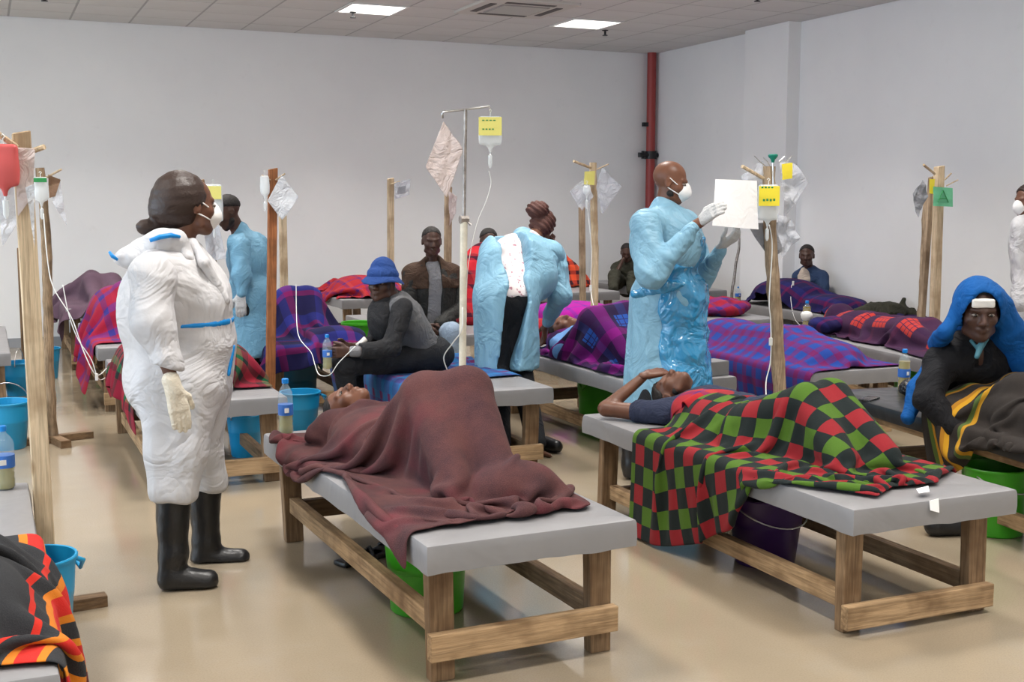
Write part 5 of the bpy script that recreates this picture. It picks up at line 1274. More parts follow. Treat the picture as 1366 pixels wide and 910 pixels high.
# ---- helper in white at the right edge
J14 = dict(head=(7.236, 6.800, 1.579), neck=(7.307, 6.800, 1.432), pel=(7.381, 6.800, 0.812), sL=(7.093, 6.680, 1.362), sR=(7.638, 7.000, 1.363), eL=(7.078, 6.660, 1.056), wL=(7.031, 6.600, 0.810), hL=(7.287, 6.750, 0.732), hR=(7.544, 6.900, 0.711), kL=(7.315, 6.750, 0.327), kR=(7.573, 6.900, 0.295), aL=(6.466, 5.917, 0.090), aR=(6.624, 5.974, 0.090))
R14 = body(J14, 1.05); h14 = Head((7.252, 6.800, 1.567), (-.95, .1, -.1), hs=1.0)
p14 = person('helper in a white coverall cut off by the right edge of the picture', R14, h14, M_SK1, hh=.010, hb=.022, foot=feet(J14, (-1, 0, 0)))
h14.hair(p14, M_HAIRB, grow=.012, h=.012); h14.mask(p14)
garment('coverall', grow(R14, [k for k in ALLR if k != 'neck'], .04) + [cone((7.322, 6.800, 1.443), (7.343, 6.800, 1.357), .07, .11, .03)], .014, M_COVERALL, p14, wrinkle=wr(141, 15, .012))

# ------------------------------------------------------------ posts, drips, buckets, bottles
M_PLASTIC = crumple('clear_plastic_sheet', (0.72, 0.75, 0.82), 0.22, 14, 0.8, spec=0.7, alpha=0.42)
M_PLASTICW = crumple('milky_plastic', (0.74, 0.76, 0.80), 0.35, 12, 0.6, alpha=0.85)
M_PLASTICP = crumple('pinkish_plastic', (0.70, 0.60, 0.58), 0.35, 12, 0.6, alpha=0.80)
M_PLASTICG = crumple('grey_plastic', (0.30, 0.31, 0.34), 0.4, 12, 0.5, alpha=0.9)
M_CLEAR = plain('clear_bottle', (0.45, 0.55, 0.62), 0.06, spec=0.9, alpha=0.22)
M_CLEARW = plain('clear_drip_bag', (0.78, 0.82, 0.84), 0.12, spec=0.8, alpha=0.55)
M_YELLIQ = plain('yellow_drink', (0.42, 0.30, 0.015), 0.1, spec=0.7, alpha=0.9)
M_PALELIQ = plain('pale_yellow_drink', (0.36, 0.30, 0.045), 0.1, spec=0.7, alpha=0.8)
M_YELBAG = plain('yellow_label', (0.80, 0.66, 0.04), 0.5)
M_YELPALE = plain('pale_yellow_label', (0.72, 0.66, 0.18), 0.5)
M_GREENP = plain('mint_note', (0.16, 0.52, 0.30), 0.8)
M_GREENINK = plain('green_ink', (0.02, 0.22, 0.06), 0.7)
M_BLUEB = plain('blue_bucket_plastic', (0.010, 0.27, 0.52), 0.35, spec=0.5, sss=0.0)
M_BLUEB_SHADE = plain('shaded_blue_bucket_plastic', (0.003, 0.075, 0.13), 0.45)  # blue bucket plastic with the shade under the bed put into its colour
M_GREENB = plain('green_bucket_plastic', (0.045, 0.33, 0.012), 0.35)
M_PURPB = plain('purple_bucket_plastic', (0.040, 0.012, 0.085), 0.35)
M_CAP = plain('blue_cap', (0.0, 0.20, 0.62), 0.4)
M_LABELB = plain('blue_bottle_label', (0.03, 0.13, 0.45), 0.5)
M_PAPER = crumple('white_paper', (0.92, 0.92, 0.94), 0.5, 9, 0.15)
M_PINK = plain('pink_red_bag', (0.62, 0.10, 0.10), 0.4, alpha=0.9)
M_BROWNP = crumple('brown_paper', (0.22, 0.13, 0.08), 0.8, 12, 0.4)
M_BLACKBAG = crumple('black_plastic_bag', (0.012, 0.012, 0.014), 0.25, 12, 0.9, spec=0.7)
M_BARK = wood('rough_barked_pole', (0.20, 0.13, 0.075), (0.38, 0.27, 0.17), 2, 1.6, 0.8, dark=(0.03, 0.018, 0.01))
M_ROUGH = wood('rough_pole', (0.36, 0.255, 0.165), (0.50, 0.375, 0.25), 2, 1.3, 0.8, dark=(0.14, 0.09, 0.05))
M_ORANGEW = wood('orange_brown_timber', (0.30, 0.10, 0.035), (0.40, 0.15, 0.055), 2)
M_PALEW = wood('pale_stick', (0.56, 0.42, 0.27), (0.70, 0.55, 0.37), 2, dark=(0.30, 0.20, 0.11))
M_TUBE = plain('clear_tubing', (0.75, 0.76, 0.74), 0.3, spec=0.6)
M_CREAMP = plain('cream_painted_tube', (0.62, 0.58, 0.48), 0.45, var=0.12, vsc=30)
M_RUSTY = plain('worn_steel', (0.32, 0.29, 0.27), 0.4, metal=0.7, var=0.35, vsc=30)
M_GKNOB = plain('green_knob', (0.0, 0.20, 0.14), 0.4)

def timber_post(label, top, foot, w, mat, kind='square', name='wooden_post', seed=0, d=None, base=None, pegs=()):
    t = empty(name, (foot[0], foot[1], 0), 0, label, 'post', 'wooden drip posts')
    o = np.array((foot[0], foot[1], 0.0)); top = np.array(top, float) - o; r = random.Random(seed); d = d or w * .8
    if kind == 'square':
        z0 = 0.045 if base else 0.0; b = top * 0; b = np.array([0, 0, z0])
        pts = [(b[0] + x * w / 2, b[1] + y * d / 2, b[2]) for x, y in ((-1, -1), (1, -1), (1, 1), (-1, 1))] + [(top[0] + x * w / 2 * .96, top[1] + y * d / 2, top[2] + .006 * x) for x, y in ((-1, -1), (1, -1), (1, 1), (-1, 1))]
        m = MB().hexa(pts); bmesh.ops.bevel(m.bm, geom=m.bm.edges[:], offset=.004, segments=1, affect='EDGES'); m.build('pole', mat, t)
    else:
        n = 26; P_ = []; R_ = []
        for i in range(n):
            q = i / (n - 1); P_.append((top[0] * q + r.uniform(-1, 1) * .004 + .008 * math.sin(q * 7 + seed), top[1] * q + r.uniform(-1, 1) * .004, top[2] * q + (0.0 if q else .0)))
            R_.append(w / 2 * (1.06 - .12 * q) * r.uniform(.93, 1.07))
        MB().tube(P_, R_, 12).build('pole', mat, t, smooth=True, angle=50)
    if base:
        L, a = base
        for k, z in ((0, .0275), (1, .0225 if 0 else .0275)):
            ang = a + k * PI / 2
            if k == 0: MB().box((0, 0, .0225), (L, .06, .045), rot=ang, bevel=.003).build('foot', W_DARK[0], t)
            else:
                for s in (-1, 1): MB().box((s * (L / 4 + .02) * math.cos(ang), s * (L / 4 + .02) * math.sin(ang), .0225), (L / 2 - .04, .06, .045), rot=ang, bevel=.003).build('foot', W_MID[0], t)
    for a, b, rr in pegs:
        MB().tube([np.array(a) - o, np.array(b) - o], rr, 8).build('peg', M_PALEW, t, smooth=True, angle=40)
    return t

def sheet(name, label, cat, corners, mat, n=(12, 14), amp=.012, seed=1, parent=None, group=None, f=22, thick=.0015, bow=0.0):
    """limp sheet between four corners (top-left, top-right, bottom-right, bottom-left)"""
    a, b, c, d = [np.array(q, float) for q in corners]; u = np.linspace(0, 1, n[0])[:, None, None]; v = np.linspace(0, 1, n[1])[None, :, None]
    X = (a * (1 - u) + b * u) * (1 - v) + (d * (1 - u) + c * u) * v
    nn = unit(np.cross(b - a, d - a)) if np.linalg.norm(np.cross(b - a, d - a)) > 1e-6 else np.array([0, 1., 0])
    e = np.minimum(np.minimum(u, 1 - u), np.minimum(v, 1 - v))
    X = X + nn * (amp * ridged(X, seed, f) + amp * .5 * wav(X, seed + 3, f * 2.5))[..., None] + nn * bow * np.sin(u * PI) 
    o = cloth_obj(name, X, mat, (1, 1), parent, sub=0 if n[0] < 10 or 'paper_' in name else 1, thick=thick)
    if n[0] < 10 or 'paper_' in name: o.data.polygons.foreach_set('use_smooth', np.zeros(len(o.data.polygons), bool))
    return tag(o, label, cat, group) if label else o

def drip_bag(label, top, w, h, liquid=M_CLEARW, tagm=None, name='drip_bag', tube_to=None, yaw=-0.36, marks=False, tagh=.5):
    """infusion bag: flat pouch with hanger, printed label, port and drip chamber"""
    top = np.array(top, float); t = empty(name, tuple(top), yaw, label, 'drip bag', 'drip bags')
    pr = [rbox((0, 0, -h / 2), (w / 2, .018, h / 2), .016), cone((0, 0, -h), (0, 0, -h - .03), .014, .008, .02), ell((0, 0, -h * .6), (w * .45, .026, h * .36), .02)]
    soft_obj('pouch', pr, .0055, liquid, t, it=2)
    MB().tube([(0, 0, .0), (0, 0, .018), (.008, 0, .026), (0, 0, .034), (-.008, 0, .026)], .0025, 6).build('hanger', M_TUBE, t)
    if tagm:
        MB().box((0, -.037, -h * (tagh * .5 + .05)), (w * 1.0, .003, h * tagh), bevel=.001).build('label_panel', tagm, t)
        if marks:
            m = MB()
            for k in range(4): m.box((-w * .3 + k * w * .16, -.0395, -h * .16), (w * .10, .0015, h * .035)); m.box((-w * .3 + k * w * .14, -.0395, -h * .46), (w * .08, .0015, h * .045))
            m.build('green_print', M_GREENINK, t)['kind'] = 'stuff'
    MB().tube([(0, 0, -h - .03), (0, 0, -h - .045), (0, 0, -h - .05), (0, 0, -h - .10), (0, 0, -h - .115)], [.004, .004, .011, .011, .004], 10).build('drip_chamber', M_CLEARW, t, smooth=True, angle=40)
    return t

def tubing(label, pts, r=.0032, clamp=None, name='drip_tube'):
    """smooth curve of tubing through the points"""
    P_ = np.array(pts, float); out = []
    n = len(P_)
    for i in range(n - 1):
        p0, p1, p2, p3 = P_[max(i - 1, 0)], P_[i], P_[i + 1], P_[min(i + 2, n - 1)]
        for t_ in np.linspace(0, 1, 7, endpoint=(i == n - 2)):
            out.append(.5 * ((2 * p1) + (-p0 + p2) * t_ + (2 * p0 - 5 * p1 + 4 * p2 - p3) * t_ ** 2 + (-p0 + 3 * p1 - 3 * p2 + p3) * t_ ** 3))
    o = MB().tube(out, r, 6).build(name, M_TUBE, None, smooth=True)
    tag(o, label, 'tube', 'drip tubes')
    if clamp is not None:
        c = np.array(clamp, float); MB().box(c, (.018, .014, .045), bevel=.003).build('clamp', M_WHITEMETAL, o)
    return o

def bottle(label, loc, h=.24, r=.034, liq=M_YELLIQ, fill=.45, cap=M_CAP, lab=True):
    t = empty('drink_bottle', loc, 0, label, 'bottle', 'drink bottles in the ward'); s = h / .24
    prof = [(r * .82, 0), (r, .008 * s), (r, .035 * s), (r * .93, .045 * s), (r, .055 * s), (r * .93, .065 * s), (r, .078 * s), (r, .145 * s), (r * .95, .155 * s), (r, .165 * s), (r * .9, .185 * s), (r * .62, .203 * s), (.0125 * s, .215 * s), (.0125 * s, .226 * s)]
    b = MB(); b.lathe(prof, 20); b.build('body', M_CLEAR, t, smooth=True, angle=60)
    zf = h * fill; ins = [(q * .93, z) for q, z in prof if z <= zf] + [(r * .93, zf)]
    MB().lathe([(max(q, .001), z + .002) for q, z in ins], 18).build('drink', liq, t, smooth=True, angle=60)
    MB().lathe([(.0145 * s, .222 * s), (.0148 * s, .224 * s), (.0148 * s, .240 * s), (.012 * s, .243 * s)], 16).build('cap', cap, t, smooth=True, angle=40)
    if lab:
        m = MB(); m.closetop = False; rings = []
        l = MB().lathe([(r * 1.015, .085 * s), (r * 1.02, .087 * s), (r * 1.02, .130 * s), (r * 1.015, .132 * s)], 20).build('label', M_LABELB, t, smooth=True, angle=60)
        MB().box((0, -r * 1.0, .108 * s), (r * .8, r * .12, .02 * s), rot=.35).build('label_patch', M_WHITEMETAL, l)
    return t

def bucket(label, loc, r=.15, h=.26, mat=M_BLUEB, handle='up', lug=0.5, name='bucket', r0=.78):
    t = empty(name, (loc[0], loc[1], loc[2] if len(loc) > 2 else 0), 0, label, 'bucket', 'plastic buckets')
    prof = [(r * r0 * .96, 0), (r * r0, .006), (r * .90, h * .55), (r * .915, h * .56), (r * .93, h * .62), (r * .985, h * .95), (r * 1.04, h * .955), (r * 1.05, h * .985), (r * 1.03, h), (r * .97, h * .995), (r * .90, h * .6), (r * r0 * .95, .012), (.002, .012)]
    b = MB(); b.lathe(prof, 32); b.build('body', mat, t, smooth=True, angle=35)
    if handle == 'lug':
        for q in (lug, lug + PI):
            c = np.array([math.cos(q), math.sin(q), 0]); e = np.array([-c[1], c[0], 0])
            MB().tube([c * r * .98 + e * .035 + np.array([0, 0, h * .90]), c * (r + .035) + e * .03 + np.array([0, 0, h * .84]), c * (r + .045) + np.array([0, 0, h * .74]), c * (r + .035) - e * .03 + np.array([0, 0, h * .84]), c * r * .98 - e * .035 + np.array([0, 0, h * .90])], .009, 8).build('lug_handle', mat, t, smooth=True)
    else:
        a = []
        for k in range(17):
            q = PI * k / 16; x = math.cos(q) * (r * 1.06); s = math.sin(q)
            a.append((x * math.cos(lug), x * math.sin(lug), h * .9 - s * (r * .5)) if handle == 'down' else (x * math.cos(lug), x * math.sin(lug), h * .9 + s * r))
        a = [(p[0] + (-math.sin(lug)) * -.0 + math.sin(lug) * .0, p[1], p[2]) for p in a]
        if handle == 'down':
            off = [math.sqrt(max(0, (r * 1.06) ** 2 - (math.cos(PI * k / 16) * r * 1.06) ** 2)) for k in range(17)]
            a = [(p[0] + math.sin(lug) * o_, p[1] - math.cos(lug) * o_, p[2]) for p, o_ in zip(a, off)]
        MB().tube(a, .0035, 6).build('wire_handle', M_STEEL, t, smooth=True)
    return t

# --- drip posts
timber_post('tall pale squared post at the left edge with a red bag hanging from its peg', (0.142, 4.720, 1.799), (.165, 4.72), .066, M_PALEW, seed=1, base=(.42, .12),
            pegs=[((0.124, 4.700, 1.745), (0.056, 4.660, 1.794), .011), ((0.169, 4.720, 1.728), (0.216, 4.680, 1.746), .010)])
sheet('plastic_sleeve', 'crumpled clear plastic wrapped on the tall pale post at the left', 'plastic bag', ((0.118, 4.665, 1.743), (0.185, 4.665, 1.739), (0.170, 4.665, 1.569), (0.117, 4.665, 1.494)), M_PLASTICP, amp=.010, seed=5, group='plastic bags on the posts')
sheet('plastic_sleeve', 'narrow twist of clear plastic with tubing beside the tall pale post', 'plastic bag', ((0.146, 4.640, 1.600), (0.176, 4.640, 1.614), (0.167, 4.640, 1.387), (0.157, 4.640, 1.507)), M_PLASTICW, n=(6, 14), amp=.008, seed=6, group='plastic bags on the posts')
drip_bag('red drip bag hanging at the very left edge', (0.079, 4.660, 1.753), .10, .15, M_PINK, None, yaw=-.2)
sheet('plastic_bag', 'milky plastic bag hanging below the red drip bag at the left edge', 'plastic bag', ((0.048, 4.680, 1.600), (0.108, 4.680, 1.616), (0.112, 4.680, 1.467), (0.063, 4.680, 1.387)), M_PLASTIC, amp=.012, seed=8, group='plastic bags on the posts')
timber_post('rough barked round pole on a crossed foot left of the woman in white', (0.355, 8.200, 1.762), (.36, 8.2), .062, M_BARK, 'round', seed=3, base=(.50, .25),
            pegs=[((0.374, 8.180, 1.696), (0.469, 8.100, 1.751), .007)])
drip_bag('clear drip bag with a green mark on the rough barked pole', (0.345, 8.120, 1.704), .085, .15, M_CLEARW, M_GREENINK, tagh=.18, yaw=-.2)
sheet('paper_bag', 'brown paper hanging from the peg of the rough barked pole', 'paper', ((0.389, 8.100, 1.718), (0.462, 8.100, 1.686), (0.427, 8.100, 1.583), (0.392, 8.100, 1.573)), M_BROWNP, amp=.012, seed=9)
sheet('plastic_bag', 'long thin clear plastic bag hanging from the rough barked pole', 'plastic bag', ((0.415, 8.120, 1.686), (0.459, 8.120, 1.695), (0.492, 8.120, 1.394), (0.409, 8.120, 1.545)), M_PLASTIC, amp=.012, seed=10, group='plastic bags on the posts')
tubing('white drip tube looping down beside the rough barked pole to the red and blue blanket', [(0.353, 8.100, 1.475), (0.364, 8.050, 1.172), (0.391, 8.000, 1.010), (0.486, 7.950, 0.823), (0.546, 7.900, 0.613), (0.612, 7.900, 0.467), (0.701, 8.200, 0.461), (0.778, 8.500, 0.481)], .0036, (0.615, 7.890, 0.453))
tubing('second white drip tube hanging against the dusky purple blanket', [(0.444, 8.000, 1.032), (0.471, 7.980, 0.844), (0.517, 7.960, 0.693), (0.592, 7.950, 0.557), (0.632, 7.950, 0.430), (0.719, 8.200, 0.421), (0.781, 8.400, 0.431)], .003)
timber_post('dark brown post at the far left half hidden behind the tall pale post', (0.300, 11.400, 1.150), (.30, 11.42), .07, W_MID[2], seed=4, base=(.4, .1))
timber_post('short dark post seen between the woman in white and the man in blue', (1.440, 8.820, 1.706), (1.66, 8.86), .055, W_MID[2], seed=5)
drip_bag('white and yellow drip bag above the face mask of the woman in white', (1.491, 8.600, 1.672), .13, .26, M_CLEARW, M_YELPALE, tagh=.35, yaw=-.4)
sheet('plastic_bag', 'milky plastic bag hanging between the woman in white and the man in blue', 'plastic bag', ((1.438, 8.800, 1.589), (1.546, 8.720, 1.387), (1.593, 8.720, 1.145), (1.454, 8.720, 1.121)), M_PLASTIC, amp=.012, seed=11, group='plastic bags on the posts')
timber_post('orange-brown squared post beside the man in the blue gown', (1.849, 8.300, 1.778), (1.79, 8.3), .062, M_ORANGEW, seed=6, pegs=[((1.820, 8.270, 1.701), (1.754, 8.200, 1.729), .006), ((1.861, 8.270, 1.701), (1.908, 8.200, 1.741), .006), ((1.848, 8.270, 1.588), (1.786, 8.200, 1.557), .006)])
sheet('plastic_bag', 'white plastic bag hanging cornerwise on the orange-brown post', 'plastic bag', ((1.887, 8.200, 1.736), (2.004, 8.200, 1.583), (1.886, 8.200, 1.425), (1.781, 8.200, 1.557)), M_PLASTICW, amp=.010, seed=12, group='plastic bags on the posts')
drip_bag('small clear drip bag on the left of the orange-brown post', (1.769, 8.200, 1.729), .06, .13, M_CLEARW, None)
timber_post('thin pale post just right of the orange-brown post', (2.600, 11.300, 1.420), (2.60, 11.3), .07, M_PALEW, seed=7)
timber_post('slim pale post against the back wall above the blue bucket hat', (3.671, 11.300, 1.781), (3.655, 11.3), .062, M_PALEW, seed=8, pegs=[((3.661, 11.270, 1.722), (3.730, 11.200, 1.751), .006)])
sheet('plastic_bag', 'grey plastic bag blown sideways on the slim pale post', 'plastic bag', ((3.676, 11.200, 1.736), (3.845, 11.200, 1.774), (3.828, 11.200, 1.621), (3.682, 11.200, 1.577)), M_PLASTIC, amp=.014, seed=13, group='plastic bags on the posts')
sheet('note', 'dark printed slip inside the grey plastic bag on the slim pale post', 'paper', ((3.710, 11.190, 1.693), (3.787, 11.190, 1.708), (3.787, 11.190, 1.642), (3.702, 11.190, 1.628)), M_PLASTICG, n=(5, 5), amp=.004, seed=13)
timber_post('brown post behind the seated man in the brown jacket', (4.273, 11.300, 1.697), (4.25, 11.3), .068, M_ROUGH, seed=9)
sheet('plastic_bag', 'limp clear plastic on the post behind the man in the brown jacket', 'plastic bag', ((4.235, 11.200, 1.667), (4.330, 11.200, 1.608), (4.313, 11.200, 1.445), (4.249, 11.200, 1.312)), M_PLASTICP, amp=.012, seed=14, group='plastic bags on the posts')
timber_post('pale rough-edged post with a yellow tag behind the bending nurse', (4.442, 8.500, 1.863), (4.46, 8.5), .062, M_PALEW, 'round', seed=10, pegs=[((4.395, 8.460, 1.820), (4.213, 8.400, 1.868), .011), ((4.448, 8.460, 1.809), (4.522, 8.400, 1.849), .006)])
sheet('tag', 'yellow paper tag on the pale rough-edged post', 'tag', ((4.311, 8.400, 1.789), (4.403, 8.400, 1.795), (4.398, 8.400, 1.685), (4.306, 8.400, 1.690)), M_YELPALE, n=(5, 5), amp=.003, seed=1)
sheet('plastic_bag', 'clear plastic bag hanging cornerwise right of the yellow tag', 'plastic bag', ((4.463, 8.400, 1.825), (4.645, 8.400, 1.675), (4.473, 8.400, 1.457), (4.411, 8.400, 1.668)), M_PLASTIC, amp=.012, seed=15, group='plastic bags on the posts')
sheet('plastic_bag', 'clear plastic bag hanging cornerwise left of the yellow tag', 'plastic bag', ((4.335, 8.420, 1.749), (4.403, 8.420, 1.598), (4.298, 8.420, 1.481), (4.192, 8.420, 1.632)), M_PLASTIC, amp=.012, seed=16, group='plastic bags on the posts')
drip_bag('small clear drip bag below the yellow tag', (4.311, 8.360, 1.684), .055, .07, M_CLEARW, None)
tubing('drip tube beside the pale rough-edged post with an upright white clamp', [(4.313, 8.360, 1.522), (4.324, 8.300, 1.204), (4.321, 8.300, 0.924), (4.283, 8.200, 0.803), (4.172, 7.900, 0.689)], .003, (4.321, 8.300, 0.889))
timber_post('brown post close to the back wall left of the yellow-tagged post', (5.768, 11.300, 1.504), (5.80, 11.3), .06, M_ROUGH, seed=11)

# --- steel drip stand behind the maroon blanket
st = empty('drip_stand', (2.27, 5.8, 0), 0, 'metal drip stand with a cream lower tube behind the maroon blanket', 'drip stand')
def SL(p): return (p[0] - 2.27, p[1] - 5.8, p[2])
b0, b1, b2 = SL((2.268, 5.800, 0.671)), SL((2.279, 5.800, 1.473)), SL((2.289, 5.800, 2.022))
MB().tube([(0, 0, .03), b0, b1], .019, 14).build('lower_tube', M_CREAMP, st, smooth=True, angle=40)
MB().tube([b1, b2], .010, 10).build('upper_rod', M_RUSTY, st, smooth=True, angle=40)
MB().tube([b1, (b1[0] + .03, b1[1] - .02, b1[2] - .04)], .006, 8).tube([(b1[0] - .022, b1[1], b1[2] - .012), (b1[0] + .022, b1[1], b1[2] - .012)], .022, 8).build('clamp_screw', M_RUSTY, st)
c0, c1 = SL((2.171, 5.800, 2.007)), SL((2.418, 5.800, 2.042))
MB().tube([SL((2.166, 5.800, 1.973)), SL((2.162, 5.800, 1.996)), c0, b2, c1, SL((2.431, 5.800, 2.027)), SL((2.427, 5.800, 1.996))], .0065, 8).build('hook_bar', M_STEEL, st, smooth=True)
for k in range(4):
    a = k * PI / 2 + .5; MB().tube([(0, 0, .07), (.20 * math.cos(a), .20 * math.sin(a), .02)], .012, 8).build('foot', M_CREAMP, st)
sheet('plastic_bag', 'large pinkish plastic bag hanging cornerwise from the metal drip stand', 'plastic bag', ((2.163, 5.780, 1.964), (2.253, 5.740, 1.814), (2.166, 5.740, 1.572), (2.050, 5.740, 1.729)), M_PLASTICP, amp=.010, seed=17, group='plastic bags on the posts')
drip_bag('drip bag with a yellow label and green figures on the metal drip stand', (2.418, 5.780, 1.991), .118, .15, M_CLEARW, M_YELPALE, marks=True, tagh=.62, yaw=-.4)
tubing('thin drip tube hanging below the yellow-labelled bag', [(2.410, 5.780, 1.712), (2.422, 5.780, 1.646), (2.393, 5.780, 1.550), (2.346, 5.790, 1.434), (2.299, 5.800, 1.201), (2.290, 5.800, 0.927)], .0022)
tubing('white drip tube running from the metal stand to the printed cloth', [(2.258, 5.770, 1.009), (2.249, 5.760, 0.893), (2.252, 5.900, 0.808), (2.313, 6.200, 0.688), (2.48, 6.52, .53), (2.60, 6.8, .515)], .0035)

# --- big drip post behind the checked blanket
timber_post('thick rough brown post crowded with drip bags in front of the spotted blanket', (4.094, 5.700, 1.755), (4.25, 5.7), .078, M_ROUGH, 'round', seed=12, pegs=[((4.032, 5.660, 1.686), (3.848, 5.600, 1.749), .010)])
dk = empty('drip_hanger', (4.089, 5.640, 1.678), 0, 'steel hanger rod with small hooks and a green knob on the thick brown post', 'hanger')
dk0 = np.array((4.089, 5.640, 1.678))
MB().tube([(0, 0, -.05), tuple(np.array((4.080, 5.640, 1.782)) - dk0)], .006, 8).build('rod', M_STEEL, dk)
kn = np.array((4.080, 5.640, 1.799)) - dk0
MB().lathe([(.008, -.025), (.012, -.008), (.026, .006), (.028, .016), (.024, .022)], 16, c=tuple(kn)).build('knob', M_GKNOB, dk, smooth=True, angle=40)
for a_, b_ in (((1005, 210), (1014, 218)), ((1040, 212), (1047, 208)), ((1050, 213), (1056, 208))):
    pass
for pa, pb in (((3.939, 5.620, 1.808), (3.980, 5.620, 1.776)), ((3.999, 5.620, 1.801), (4.030, 5.620, 1.777)), ((4.106, 5.620, 1.778), (4.141, 5.620, 1.808)), ((4.163, 5.620, 1.779), (4.197, 5.620, 1.813))):
    MB().tube([np.array(pa) - dk0, np.array(pb) - dk0, tuple(kn * .4 + (np.array(pb) - dk0) * .6 - np.array([0, 0, .03]))], .003, 6).build('hook', M_STEEL, dk)
drip_bag('drip bag with a bright yellow lower half on the thick brown post', (4.025, 5.600, 1.652), .115, .20, M_CLEARW, M_YELBAG, marks=False, tagh=.55, yaw=-.45)
gm = MB()
for k in range(4): gm.box(np.array((3.950, 5.550, 1.634)) + np.array([.016 * k, -.008 * k, 0]), (.012, .003, .010)); gm.box(np.array((3.962, 5.550, 1.564)) + np.array([.017 * k, -.008 * k, .002 * (k % 2)]), (.012, .003, .013))
o_ = gm.build('green_figures', M_GREENINK); tag(o_, 'small green figures printed on the bag on the thick brown post', 'print')
o_.parent = [x for x in bpy.data.objects if x.get('label', '').startswith('drip bag with a bright yellow')][0]; o_.matrix_parent_inverse = Matrix.Translation(-Vector(o_.parent.location)) ; o_.matrix_parent_inverse = (Matrix.Translation(o_.parent.location) @ Matrix.Rotation(-.45, 4, 'Z')).inverted()
del o_['label']; del o_['category']; o_['kind'] = 'stuff'
sheet('tag', 'bright yellow tag hanging high right of the thick brown post', 'tag', ((4.098, 5.580, 1.764), (4.169, 5.580, 1.774), (4.172, 5.580, 1.686), (4.101, 5.580, 1.677)), M_YELBAG, n=(5, 5), amp=.004, seed=2)
sheet('plastic_bag', 'large clear plastic bag spread to the right of the thick brown post', 'plastic bag', ((4.140, 5.660, 1.788), (4.225, 5.620, 1.771), (4.301, 5.600, 1.662), (4.168, 5.640, 1.459)), M_PLASTIC, amp=.022, seed=18, group='plastic bags on the posts')
sheet('plastic_bag', 'crumpled milky plastic bag low on the right of the thick brown post', 'plastic bag', ((4.101, 5.620, 1.485), (4.189, 5.600, 1.460), (4.250, 5.600, 1.349), (4.140, 5.620, 1.235)), M_PLASTIC, amp=.022, seed=19, group='plastic bags on the posts')
sheet('plastic_bag', 'clear plastic bag high on the left of the thick brown post', 'plastic bag', ((3.881, 5.660, 1.693), (4.028, 5.660, 1.786), (4.055, 5.660, 1.586), (3.966, 5.660, 1.510)), M_PLASTIC, amp=.02, seed=20, group='plastic bags on the posts')
sheet('document_sleeve', 'grey plastic folder hanging cornerwise behind the white sheet', 'folder', ((3.959, 5.720, 1.434), (4.259, 5.720, 1.441), (4.284, 5.720, 1.328), (4.141, 5.720, 1.218)), M_PLASTICG, amp=.008, seed=21)
sheet('paper_sheet', 'white sheet of paper in a clear sleeve held up by the masked man', 'paper', ((3.652, 5.560, 1.677), (3.949, 5.600, 1.672), (3.967, 5.600, 1.402), (3.604, 5.520, 1.427)), M_PAPER, amp=.004, seed=22, f=9, thick=.001)
tubing('drip tube with a white clamp running down the thick brown post to the checked blanket', [(4.023, 5.580, 1.427), (4.076, 5.620, 1.300), (4.065, 5.620, 1.003), (4.087, 5.630, 0.873), (4.093, 5.630, 0.657), (4.059, 5.620, 0.539), (4.011, 5.550, 0.458)], .0035, (4.083, 5.620, 0.763))
timber_post('thin steel-grey pole by the pilaster behind the raised paper', (8.041, 11.600, 1.622), (7.80, 11.6), .035, M_RUSTY, 'round', seed=14)
tubing('drip tube hanging to the man in the navy jacket', [(7.429, 9.900, 0.730), (7.350, 9.800, 0.588), (7.176, 9.500, 0.434), (6.596, 8.600, 0.449)], .003, (7.432, 9.880, 0.746))

# --- group of posts at the right
timber_post('pale squared post bearing the green note with the letter A', (7.035, 7.500, 1.842), (7.06, 7.5), .072, M_PALEW, seed=15, pegs=[((6.945, 7.450, 1.780), (6.781, 7.400, 1.847), .010), ((7.048, 7.450, 1.734), (7.068, 7.400, 1.786), .007), ((7.067, 7.450, 1.686), (7.141, 7.400, 1.734), .005)])
timber_post('brown post standing close against the left of the post with the letter A', (7.074, 7.620, 1.761), (7.06, 7.68), .05, M_ROUGH, seed=16)
timber_post('thin leaning pole left of the two posts at the right', (7.101, 7.700, 1.604), (7.105, 7.75), .045, M_ROUGH, 'round', seed=17)
nt_ = sheet('letter_note', 'green paper note marked with the letter A on the pale post at the right', 'note', ((6.889, 7.400, 1.679), (7.090, 7.400, 1.668), (7.098, 7.400, 1.520), (6.897, 7.400, 1.526)), M_GREENP, n=(6, 6), amp=.003, seed=3)
ab = MB()
for pa, pb in (((6.934, 7.392, 1.555), (6.983, 7.392, 1.650)), ((6.983, 7.392, 1.650), (7.042, 7.392, 1.555)), ((6.955, 7.392, 1.585), (7.025, 7.392, 1.585))): ab.tube([pa, pb], .004, 6)
ab.build('letter_a', M_GREENINK, nt_)
sheet('tag', 'narrow yellow tag left of the green note', 'tag', ((6.866, 7.420, 1.738), (6.920, 7.420, 1.738), (6.918, 7.420, 1.620), (6.872, 7.420, 1.626)), M_YELBAG, n=(4, 4), amp=.002, seed=4)
sheet('plastic_bag', 'grey plastic bag hanging left of the posts at the right', 'plastic bag', ((6.805, 7.420, 1.737), (6.866, 7.420, 1.602), (6.760, 7.420, 1.431), (6.705, 7.420, 1.625)), M_PLASTICG, amp=.012, seed=23, group='plastic bags on the posts')

